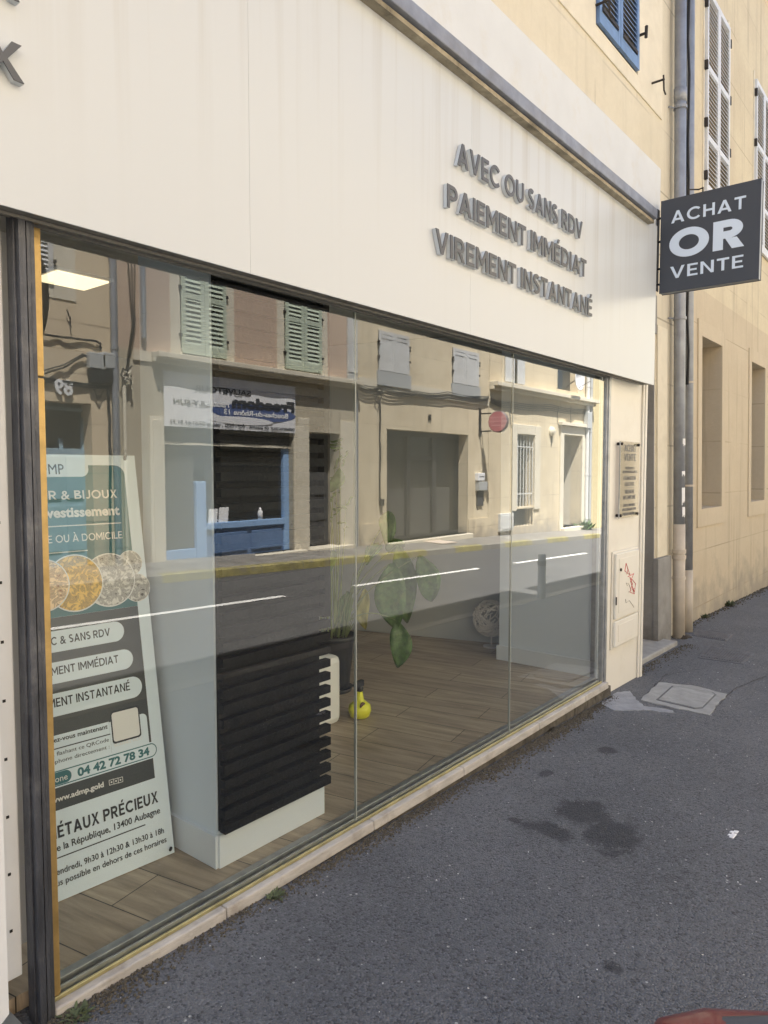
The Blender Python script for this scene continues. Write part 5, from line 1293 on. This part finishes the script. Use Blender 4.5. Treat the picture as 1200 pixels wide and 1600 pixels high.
# shop B
sh = bb_
zsh = FO.at(400, 697)[1]
mb = MB(); mb.fbox(FO, sx0, sx1, -.22, -.10, zsh, szt); mb.build('shutter_box', M['greydoor'], sh)
mb = MB(); mb.fbox(FO, sx0, sx1, -.099, -.07, zsh - .02, zsh + .03); mb.build('shutter_box_lip', M['trimcream'], sh)
xm = FO.at(322, 800)[0]; zsill = FO.at(400, 818)[1]
mb = MB(); mb.fbox(FO, sx0 + .0, sx1 - .01, -.9, -.8, szb, szt); mb.build('interior_back', M['shop_dark'], sh)  # one even near-black tone across the back of the shop
for (a, b_) in ((xm - .12, xm + .10), (sx1 - .16, sx1 - .005)): mb = MB(); mb.fbox(FO, a, b_, -.24, -.12, szb, zsh - .03 if a > 9 else szb + 1.45); mb.build('frame_post', M['paleblue'], sh, bevel=.006)
mb = MB(); mb.fbox(FO, xm + .1, sx1 - .16, -.26, -.08, zsill - .06, zsill + .06); mb.build('window_sill', M['paleblue'], sh, bevel=.01)
mb = MB(); mb.fbox(FO, xm + .1, sx1 - .16, -.24, -.14, szb, zsill - .061); bpn = mb.build('base_panel', M['midblue'], sh)
mb = MB(); 
for (a, b_) in ((.08, .5), (.55, .97)):
    w_ = sx1 - .16 - xm - .1; mb.fbox(FO, xm + .1 + w_ * a, xm + .1 + w_ * b_, -.139, -.11, szb + .08, zsill - .14)
mb.build('raised_panel', M['midblue'], bpn, bevel=.02)
mb = MB(); mb.fbox(FO, xm + .1, sx1 - .16, -.205, -.195, zsill + .06, zsh - .03); mb.build('window_pane', M['darkglass'], sh)
mb = MB(); mb.fbox(FO, sx0 + .02, xm - .13, -.24, -.19, szb + .22, zsh - .03); dr = mb.build('door', M['frostglass'], sh)
mb = MB(); mb.fbox(FO, sx0 + .02, xm - .13, -.26, -.13, szb, szb + .22); mb.build('door_base', M['paleblue'], sh, bevel=.006)
for i, (u, v, w_, h_) in enumerate(((333, 815, .20, .32), (349, 815, .22, .34))):
    x, z = FO.at(u, v); mb = MB(); mb.hexa([P(x, -.15, zsill + .062), P(x + w_, -.15, zsill + .062), P(x + w_, -.14, zsill + .062), P(x, -.14, zsill + .062), P(x + .04, -.17, zsill + h_), P(x + .04 + w_, -.17, zsill + h_), P(x + .04 + w_, -.16, zsill + h_), P(x + .04, -.16, zsill + h_)])
    o = mb.build('display_card', M['whitepaint'], loc=P(x, -.15, zsill + .062)); tag(o, ('white card propped left in the blue shop window' if i == 0 else 'white card propped beside the other, nearer the blue window centre'), 'card', 'cards in the blue shop window')
x, z = FO.at(414, 815); bt_ = P(x, -.14, zsill + .062)
mb = MB(); mb.lathe([(.001, 0), (.05, 0), (.052, .16), (.02, .2), (.02, .24), (.001, .24)], bt_, 16); o = mb.build('bottle', M['whitepaint'], loc=bt_, smooth=True); tag(o, 'small white bottle on the sill of the blue shop window', 'bottle')
# banner
bz0 = (FO.at(257, 666)[1] + FO.at(459, 677)[1]) / 2; bx0, bx1 = sx0 - .03, FO.at(459, 650)[0]; bz1 = zc0 - .12
bnn = thing('shop_banner', ((bx0 + bx1) / 2, -8.76, bz0), 'white printed pool builder banner stretched over the blue shop', 'banner')
mb = MB(); n = 24
for i in range(n):
    a = bx0 + (bx1 - bx0) * i / n; b_ = bx0 + (bx1 - bx0) * (i + 1) / n; f0 = .045 + .006 * math.sin(i * .9); f1 = .045 + .006 * math.sin((i + 1) * .9)
    mb.face([P(a, f0, bz0), P(b_, f1, bz0), P(b_, f1, bz1), P(a, f0, bz1)])
mb.build('cloth', M['banner_cloth'], bnn, merge=True)
bw, bh = bx1 - bx0, bz1 - bz0; UN = Vector((-1, 0, 0))
def btx(s, xr_, z, w_, c, m, bold, d=.056): text(s, P(bx1 - xr_ * bw, d, bz0 + z * bh), UN, EZ, w_ * bw, c * bh, m, bnn, bold=bold, depth=.002)
mb = MB(); cxb, czb = bx0 + bw * .66, bz0 + bh * .36
pts = [P(cxb + bw * .34 * math.cos(2 * math.pi * i / 40), .0535, czb + bh * .17 * math.sin(2 * math.pi * i / 40)) for i in range(40)]; mb.face(pts)
mb.build('blue_oval', M['banner_blue'], bnn)
mb = MB(); pts = [P(bx0 + bw * .55 + bw * .25 * math.cos(2 * math.pi * i / 30), .0548, bz0 + bh * .19 + bh * .08 * math.sin(2 * math.pi * i / 30)) for i in range(30)]; mb.face(pts); mb.build('white_wave', M['banner_cloth'], bnn)
btx('SAUVETOUR', .38, .70, .42, .10, M['ink'], .03)
btx('Freedom', .01, .45, .52, .20, M['ink'], .06, .0565)
btx('Piscines', .55, .43, .17, .10, M['whitepaint'], .03, .0565)
btx('LILY-SUN', .70, .42, .24, .09, M['ink'], .02)
btx('Bouches-du-Rhône 13', .07, .30, .52, .10, M['whitepaint'], .03, .0575)
btx('constructeur de piscine , dur , bois , coque 07.61.61.91.71', .01, .05, .95, .075, M['ink'], .02, .0575)
# grey door in the pink house
mb = MB(); zt_ = dzt; zb_d = gO(11.3); mb.fbox(FO, dx0, dx1, -.42, -.36, zb_d, zt_); gd = mb.build('front_door', M['greydoor'], bb_)
mb = MB()
for (p_, q_) in ((.03, .20), (.24, .42), (.46, .66), (.70, .95)):
    for (a, b_) in ((.08, .46), (.54, .92)): mb.fbox(FO, dx0 + (dx1 - dx0) * a, dx0 + (dx1 - dx0) * b_, -.359, -.34, zb_d + (zt_ - zb_d) * p_, zb_d + (zt_ - zb_d) * q_)
mb.build('door_panel', M['greydoor'], gd, bevel=.012)
mb = MB(); mb.tube([P(dx0 + .3, -.34, zb_d + 1.15), P(dx0 + .3, -.30, zb_d + 1.15), P(dx0 + .3, -.30, zb_d + .85)], .02); mb.build('door_handle', M['iron'], gd)
mb = MB(); mb.fbox(FO, dx0 - .05, dx1 + .3, -.3, .18, zb_d - .10, zb_d + .04); mb.build('door_sill', M['trimcream'], bb_, bevel=.01)
mb = MB(); mb.fbox(FO, sx0 - .3, sx1 + .2, -.3, .22, szb - .12, szb + .0); mb.build('shop_sill', M['trimcream'], bb_, bevel=.01)
# little white window strip at the end of the pink house
q = (FO.at(541, 540)[0], FO.at(556, 540)[0]); mb = MB(); zq = FO.at(548, 582)[1]
mb.fbox(FO, q[0], q[1], .012, .06, zq, zq + 1.9); mb.build('white_panel', M['opp_white_shutter'], bb_)
mb = MB(); mb.fbox(FO, q[0], q[1], .012, .05, zc1 + .01, zq - .005); mb.build('grey_panel', M['cardgrey'], bb_)
pipe_px(bb_, 556, 610, 559, 855, .035, 'pipe_grey', .06)

# --- cream house with the wide opening
M['oppC'] = plaster('cream stone coloured plaster', (.72, .62, .44), (.53, .44, .30), joints=(3.0, .9, .010), streak=.55, base_dirt=(.30, .26, .21), patch=.85)
gar = (FO.at(604.5, 750)[0], FO.at(731, 750)[0], gO(16) + .10, (FO.at(604.8, 672)[1] + FO.at(731.8, 677.5)[1]) / 2)
W1 = (FO.at(590.5, 560)[0], FO.at(638, 560)[0]); W2 = (FO.at(706.5, 570)[0], FO.at(747, 575)[0])
wz0 = (FO.at(590.7, 583)[1] + FO.at(638, 588)[1] + FO.at(708, 593.5)[1]) / 3; wz1 = (FO.at(590.7, 515)[1] + FO.at(706, 542)[1]) / 2
b3 = opp('cream_house', XC + .02, XD - .01, HT - .4, 'cream house with closed white shutters over a wide glazed opening', M['oppC'], [gar, (W1[0], W1[1], wz0, wz1), (W2[0], W2[1], wz0, wz1), (W1[0], W1[1], wz0 + 2.9, wz1 + 2.9), (W2[0], W2[1], wz0 + 2.9, wz1 + 2.9)])
for W__ in (W1, W2):
    for dz in (0, 2.9):
        window_unit(b3, W__[0], W__[1], wz0 + dz, wz1 + dz, M['opp_white_shutter'], 50, mids=(.86,), solid=False if dz else True, d=.01)
    mb = MB(); mb.fbox(FO, W__[0] - .06, W__[1] + .06, -.02, .05, wz0 - .34, wz0 - .005); mb.build('window_sill', M['opp_white_shutter'] if False else M['cardgrey'], b3)  # grey band is the sill plus its shadow below, painted in the colour
# band with cables
zb3 = (FO.at(570, 600)[1] + FO.at(750, 621)[1]) / 2
mb = MB(); mb.fbox(FO, XC + .03, XD - .03, 0, .02, zb3 - .16, zb3 + .10); mb.build('string_course', M['trimcream'], b3)
for k in range(4): cable_run(b3, [(561, 599 + 3 * k), (600, 602 + 4 * k), (650, 611 + 2 * k), (700, 612 + 3 * k), (764, 619 + 2 * k)], .05 + .01 * k, .012, .06)
cable_run(b3, [(585, 607), (592, 615), (586, 625), (592, 632), (596, 618), (590, 610)], .06, .012)
cable_run(b3, [(594, 630), (594, 700), (594, 782)], .04, .018, 0, 'conduit', 'iron')
x, z = FO.at(594, 785); mb = MB(); mb.fbox(FO, x - .05, x + .05, .02, .09, z - .08, z + .08); mb.build('conduit_box', M['iron'], b3)
# wide opening glazing
gx0, gx1, gz0_, gz1_ = gar
mb = MB(); mb.fbox(FO, gx0, gx1, -.42, -.39, gz0_, gz1_); mb.build('glazing', M['bronzeglass'], b3)
fr = MB(); 
for u in (604.5, 636, 638.5, 676, 679, 716):
    x = Face(-9.1, 1).at(u, 750)[0]; fr.fbox(FO, x, x + .09, -.388, -.31, gz0_, gz1_)
fr.fbox(FO, gx0, gx1, -.387, -.32, gz1_ - .12, gz1_); fr.fbox(FO, gx0, gx1, -.387, -.32, gz0_, gz0_ + .08)
xa, xb = Face(-9.1, 1).at(636, 750)[0], Face(-9.1, 1).at(680, 750)[0]; fr.fbox(FO, xa, xb, -.386, -.33, FO.at(655, 716)[1] - .04, FO.at(655, 716)[1] + .06)
fr.build('glazing_frame', M['bronze'], b3)
mb = MB(); mb.fbox(FO, gx0 + .1, gx1 - .35, -.3885, -.384, gz0_ + .09, FO.at(640, 764)[1]); mb.build('frosted_film', M['frostglass'], b3)
mb = MB(); mb.fbox(FO, gx0 - .02, gx1 + .05, -.35, .16, gz0_ - .14, gz0_); mb.build('threshold', M['trimcream'], b3, bevel=.01)
mb = MB(); mb.fbox(FO, XC + .06, gx0 - .02, 0, .03, OZ0, FO.at(590, 817)[1]); mb.fbox(FO, gx1 + .02, FO.at(762, 810)[0], 0, .03, OZ0, FO.at(745, 810)[1]); mb.build('stone_plinth', M['oppC'], b3)
x, z = FO.at(672, 657); text('88', P(x + .02, .012, z + .01), UN, EZ, .12, .14, M['iron'], b3, 'wall_mark', bold=.01, depth=.02)
x, z = FO.at(655, 840); mb = MB(); p0 = P(x, .25, gO(x) + .004); mb.hexa([P(x, .12, gO(x) - .01), P(x + .75, .12, gO(x) - .03), P(x + .65, .75, gO(x) - .03), P(x - .1, .75, gO(x) - .01), P(x, .12, gO(x) + .012), P(x + .75, .12, gO(x) - .008), P(x + .65, .75, gO(x) - .012), P(x - .1, .75, gO(x) + .008)])
o = mb.build('doormat', simple('pale doormat', (.62, .52, .42), .9), loc=p0); tag(o, 'pale mat on the pavement before the wide glazed opening', 'doormat')
# mailbox etc
mbx = thing('mailbox', (*FO.at(748, 747), 0), 'white letter boxes on the wall right of the glazed opening', 'mailbox'); mbx.location = P(FO.at(748, 747)[0], .0, FO.at(748, 747)[1]); mbx['base'] = mbx.location.copy()
x, z = FO.at(742, 742); x2, z2_ = FO.at(752, 751); mb = MB(); mb.fbox(FO, x, x2, .002, .12, z2_, z + .05); mb.build('box', M['whitepaint'], mbx, bevel=.01)
mb = MB(); mb.fbox(FO, x + .02, x2 + .12, .002, .14, z2_ - .28, z2_ - .03); mb.build('box', M['cardgrey'], mbx, bevel=.01)
mb = MB(); mb.fbox(FO, x + .05, x2 - .05, .121, .124, z - .06, z - .04); mb.build('slot', M['black'], mbx)
x, z = FO.at(744, 767); x2, z2_ = FO.at(753, 790); mb = MB(); mb.fbox(FO, x, x2, .002, .05, z2_, z); o = mb.build('grey_hatch', M['greydoor'], loc=P(x, 0, z2_), bevel=.006); tag(o, 'dark grey hatch below the letter boxes', 'hatch')

# --- beige house D
M['oppD'] = plaster('beige ashlar plaster', (.71, .61, .43), (.55, .46, .32), joints=(2.0, .8, .012), streak=.55, base_dirt=(.32, .29, .25), patch=.85)
zcd = FO.at(769, 599)[1] * .5 + FO.at(918, 616)[1] * .5
wd = (FO.at(806, 720)[0], FO.at(834, 720)[0], FO.at(820, 792)[1], FO.at(820, 679)[1])
ddr = (FO.at(879, 750)[0], FO.at(907.5, 750)[0], gO(24) + .12, FO.at(890, 680)[1])
uw = (FO.at(791, 580)[0], FO.at(817, 580)[0], FO.at(800, 598)[1] + .0, FO.at(800, 598)[1] + 2.2)
uw2 = (FO.at(871, 600)[0], FO.at(903, 600)[0], uw[2] + .1, uw[3])
base_w = (FO.at(800, 805)[0], FO.at(833, 805)[0], FO.at(815, 822)[1], FO.at(815, 795)[1])
b4 = opp('beige_house', XD + .01, XE, HT + .2, 'beige house with a barred window and deep stone doorway beyond the cream house', M['oppD'], [wd, ddr, uw, uw2, base_w])
for q in (wd, ddr):
    mb = MB(); w_ = .28
    for r_ in ((q[0] - w_, q[0] - .002, q[2] - .1, q[3] + .30), (q[1] + .002, q[1] + w_ + .1, q[2] - .1, q[3] + .30), (q[0], q[1], q[3] + .002, q[3] + .30)): mb.fbox(FO, r_[0], r_[1], 0, .05, r_[2], r_[3])
    mb.build('stone_surround', M['trimcream'], b4, bevel=.01)
mb = MB(); mb.fbox(FO, ddr[0] - .4, ddr[1] + .5, .0, .16, ddr[3] + .31, ddr[3] + .42); mb.build('door_hood', M['trimcream'], b4, bevel=.01)
mb = MB(); mb.fbox(FO, ddr[0], ddr[1], -.9, -.84, ddr[2], ddr[3]); mb.build('door', M['greydoor'], b4)
mb = MB(); mb.fbox(FO, ddr[1] + .001, ddr[1] + .02, -.88, -.4, ddr[2], ddr[3]); mb.fbox(FO, ddr[0] - .02, ddr[0] - .001, -.88, -.4, ddr[2], ddr[3]); mb.build('door_lining', M['trimcream'], b4)
mb = MB(); mb.fbox(FO, ddr[0] - .2, ddr[1] + .2, -.4, .2, ddr[2] - .16, ddr[2]); mb.build('door_sill', M['trimcream'], b4, bevel=.01)
mb = MB(); mb.fbox(FO, wd[0], wd[1], -.34, -.3, wd[2], wd[3]); wn = mb.build('window', M['darkglass'], b4)
mb = MB(); n = 6
for k in range(n + 1): x = wd[0] + (wd[1] - wd[0]) * k / n; mb.tube([P(x, -.05, wd[2]), P(x, -.05, wd[3])], .016)
for z in (wd[2] + .4, wd[3] - .4): mb.fbox(FO, wd[0], wd[1], -.06, -.04, z, z + .03)
mb.build('window_bars', M['opp_white_shutter'], b4)
mb = MB(); mb.fbox(FO, base_w[0], base_w[1], -.34, -.3, base_w[2], base_w[3]); mb.build('cellar_window', M['darkglass'], b4)
mb = MB()
for k in range(8): x = base_w[0] + (base_w[1] - base_w[0]) * k / 7; mb.tube([P(x, -.05, base_w[2]), P(x, -.05, base_w[3])], .012)
mb.build('cellar_bars', M['iron'], b4)
cornice(b4, XD + .03, XE - .02, zcd - .30, zcd - .08, .28, M['trimcream'])
for q in (uw, uw2):
    mb = MB(); mb.fbox(FO, q[0], q[1], -.34, -.3, q[2], q[3]); mb.build('window', M['darkglass'], b4)
w_ = (uw[1] - uw[0])
shutter(FO, uw[0] - w_ * .12, uw[0] + w_ * .42, uw[2], uw[3], .02, M['opp_white_shutter'], b4, 20, st=.09, solid=True)
shutter(FO, uw[0] + w_ * .60, uw[1] + w_ * .05, uw[2], uw[3], .02, M['opp_white_shutter'], b4, 20, st=.09, solid=True)
for k in range(4): cable_run(b4, [(766, 622 + 2 * k), (800, 628 + 3 * k), (860, 632 + 3 * k), (915, 640 + 2 * k)], .05, .012, .05)
for k, x_ in enumerate((798, 872, 892)): cable_run(b4, [(x_, 635), (x_ - 1, 650), (x_ + 1, 668)], .04, .010, 0)
for u_, r_, m_ in ((918, .07, 'opp_white_shutter'), (923, .06, 'cardgrey')): pipe_px(b4, u_, 600, u_ - 2, 828, r_, m_, .1, top=HT)
x, z = FO.at(911, 657); mb = MB(); mb.fbox(FO, x, x + .35, .02, .2, z - .3, z + .3); mb.build('junction_box', M['cardgrey'], b4, bevel=.02)
# things on D
x, z = FO.at(785, 815); mm_ = thing('meter_box', P(FO.at(778, 815)[0], 0, z), 'square white meter box low on the beige house wall', 'meter box')
a, zt_ = FO.at(778, 803); b_, zb_m = FO.at(798, 828); mb = MB(); mb.fbox(FO, a, b_, .0, .10, zb_m, zt_); mb.build('box', M['opp_white_shutter'], mm_, bevel=.01)
mb = MB(); mb.fbox(FO, a + .06, b_ - .06, .101, .115, zb_m + .06, zt_ - .06); mb.build('door', M['opp_white_shutter'], mm_, bevel=.006)
x, z = FO.at(861, 674); wl = thing('wall_lamp', P(x, 0, z), 'small round bulkhead lamp between window and doorway of the beige house', 'wall lamp')
mb = MB(); mb.lathe([(.001, 0), (.16, 0), (.16, .05), (.10, .12), (.001, .14)], P(x, 0, z), 20, 'Y'); mb.build('shade', M['trimcream'], wl, smooth=False)
mb = MB(); mb.tube([P(x, .02, z - .16), P(x, .02, z - .5)], .012); mb.build('conduit', M['iron'], wl)
# satellite dish on D upper window
x, z = FO.at(886, 594); dsh = thing('satellite_dish', P(x, .4, z), 'white satellite dish by the upper window of the beige house', 'satellite dish')
mb = MB(); mb.lathe([(.001, -.12), (.2, -.08), (.38, .02), (.39, .03), (.36, .03), (.2, -.05), (.001, -.09)], P(x, .45, z), 28, 'Y'); mb.build('dish', M['whitepaint'], dsh, smooth=True)
mb = MB(); mb.tube([P(x, .34, z), P(x, .0, z - .2)], .02); mb.tube([P(x, .4, z - .3), P(x, .85, z - .1)], .012); mb.build('arm', M['iron'], dsh)
# pink round sign
x, z = FO.at(779, 659, .62); rs = thing('round_sign', P(x, 0, z), 'round pale pink sign projecting from the wall on a black bracket', 'sign')
rr = abs(FO.at(779, 642, .62)[1] - z)
mb = MB(); mb.lathe([(.001, -.06), (rr * .94, -.06), (rr, -.045), (rr, .045), (rr * .94, .06), (.001, .06)], P(x, .62, z), 44, 'X'); mb.build('drum', M['signside'] if False else simple('sign rim', (.14, .10, .10), .4), rs, smooth=False)
mb = MB(); mb.lathe([(.001, -.068), (rr * .92, -.068), (rr * .92, -.061), (.001, -.061)], P(x, .62, z), 44, 'X'); mb.build('face', M['pinksign'], rs)
mb = MB()
for k, ww in enumerate((.24, .30, .20)):
    zz = z + .10 - k * .11; mb.fbox(FO, x - .0695, x - .0685, .62 - ww, .62 + ww, zz, zz + .035)
mb.build('print', M['pinkprint'], rs)  # pale pink lines printed on the sign face
mb = MB()
for q in (.25, -.25): mb.tube([P(x, .0, z + q), P(x, .62 - rr * .8, z + q)], .022)
mb.fbox(FO, x - .05, x + .05, .0, .03, z - .4, z + .4); mb.build('bracket', M['iron'], rs)
# plants by the doorway
weed(P(FO.at(908, 818)[0], .12, gO(FO.at(908, 818)[0])), .45, 220, 'green shrubby weed beside the far stone doorway', simple('green weed', (.10, .17, .05), .7, var=.3, scale=9), 1.3)
# --- last house E
b5 = opp('yellow_house', XE + .02, XF, HT + 1, 'pale yellow plastered house at the far end of the mirrored row', plaster('pale yellow plaster', (.62, .53, .32), (.55, .46, .28), streak=.2), [(XE + 3, XE + 4.2, 4.2, 6.2), (XE + 7, XE + 8.2, 4.2, 6.2)])
for q in (3, 7): window_unit(b5, XE + q, XE + q + 1.2, 4.2, 6.2, M['opp_white_shutter'], 24)

# bollard on our kerb
x, z = FO.at(848, 870); bx_ = 9.0
bo = thing('bollard', (bx_, -2.45, gz(bx_, 2.4)), 'dark grey round bollard on the near kerb, seen in the glass', 'bollard'); b0 = Vector((bx_, -2.45, gz(bx_, 2.4)))
mb = MB(); mb.lathe([(.001, -.02), (.055, -.02), (.055, .60), (.05, .615), (.001, .62)], b0, 24); mb.build('post', M['pipe_grey'], bo, smooth=False)
mb = MB(); mb.lathe([(.056, .46), (.059, .465), (.059, .52), (.056, .525)], b0, 24); mb.build('band', M['iron'], bo)

# ---- scooter parts (only its tail reaches the picture)
def sg(u, v, z):
    r = ray(u, v); k = (z - CAM.z) / r.z; p = CAM + k * r; return Vector(p)
tip = sg(1112, 1570, .715)
dirS = Vector((.60, -.80, 0)).normalized(); sideS = Vector((dirS.y, -dirS.x, 0))
S0 = tip - dirS * .15 + sideS * .135
zgr = gz(tip.x, -tip.y)
def sp3(l, s, z): p = S0 + dirS * l + sideS * s; return Vector((p.x, p.y, z))
def loft(rings, name, m, parent, smooth=True, caps=True):
    mb = MB(); R_ = [[mb.bm.verts.new(p) for p in r] for r in rings]; n = len(R_[0])
    for i in range(len(R_) - 1):
        for k in range(n): mb.bm.faces.new((R_[i][k], R_[i][(k + 1) % n], R_[i + 1][(k + 1) % n], R_[i + 1][k]))
    if caps: mb.bm.faces.new(R_[0]); mb.bm.faces.new(R_[-1])
    return mb.build(name, m, parent, smooth=smooth)
def sring(l, w_, zc, h, n=20): return [sp3(l, w_ * math.copysign(abs(math.cos(2 * math.pi * k / n)) ** .8, math.cos(2 * math.pi * k / n)), zc + h * math.sin(2 * math.pi * k / n)) for k in range(n)]
loft([sring(-.005, .02, .68, .02), sring(.012, .075, .68, .055), sring(.05, .115, .68, .068), sring(.13, .140, .68, .072), sring(.40, .15, .66, .085), sring(.62, .13, .60, .09), sring(.70, .05, .58, .05)], 'tail_body', M['redpaint'], sc)
loft([sring(.06, .02, .732, .008), sring(.08, .05, .734, .010), sring(.14, .078, .738, .014), sring(.30, .088, .738, .018), sring(.55, .11, .725, .024), sring(.66, .06, .71, .012)], 'seat', M['seatgrey'], sc)
for l in (.10, 1.12):
    c_ = sp3(l, 0, zgr + .235); mb = MB(); n = 36
    for (nm, R1, R2, ww, mt) in (('tyre', .235, .15, .05, 'rubber'), ('rim', .149, .03, .025, 'alu')):
        mb = MB(); rings = []
        for k in range(n):
            a = 2 * math.pi * k / n; d_ = dirS * math.cos(a) + Vector((0, 0, 1)) * math.sin(a)
            rings.append([mb.bm.verts.new(c_ + d_ * R1 + sideS * ww * .6), mb.bm.verts.new(c_ + d_ * R1 - sideS * ww * .6), mb.bm.verts.new(c_ + d_ * R2 - sideS * ww), mb.bm.verts.new(c_ + d_ * R2 + sideS * ww)])
        for k in range(n):
            for j in range(4): mb.bm.faces.new((rings[k][j], rings[k][(j + 1) % 4], rings[(k + 1) % n][(j + 1) % 4], rings[(k + 1) % n][j]))
        mb.build('wheel' if nm == 'tyre' else 'wheel_rim', M[mt], sc)
loft([sring(.55, .13, .36, .10), sring(.75, .16, .24, .04), sring(.95, .16, .26, .04), sring(1.02, .14, .42, .12)], 'footboard', M['redpaint'], sc)
mb = MB(); mb.tube([sp3(1.12, 0, zgr + .25), sp3(1.02, 0, .55), sp3(.93, 0, .98)], [.05, .06, .035], 14); mb.build('steering_column', M['redpaint'], sc, smooth=True)
mb = MB(); mb.tube([sp3(.90, -.30, 1.0), sp3(.94, -.1, 1.0), sp3(.94, .1, 1.0), sp3(.90, .30, 1.0)], .016, 10); mb.build('handlebar', M['rubber'], sc)
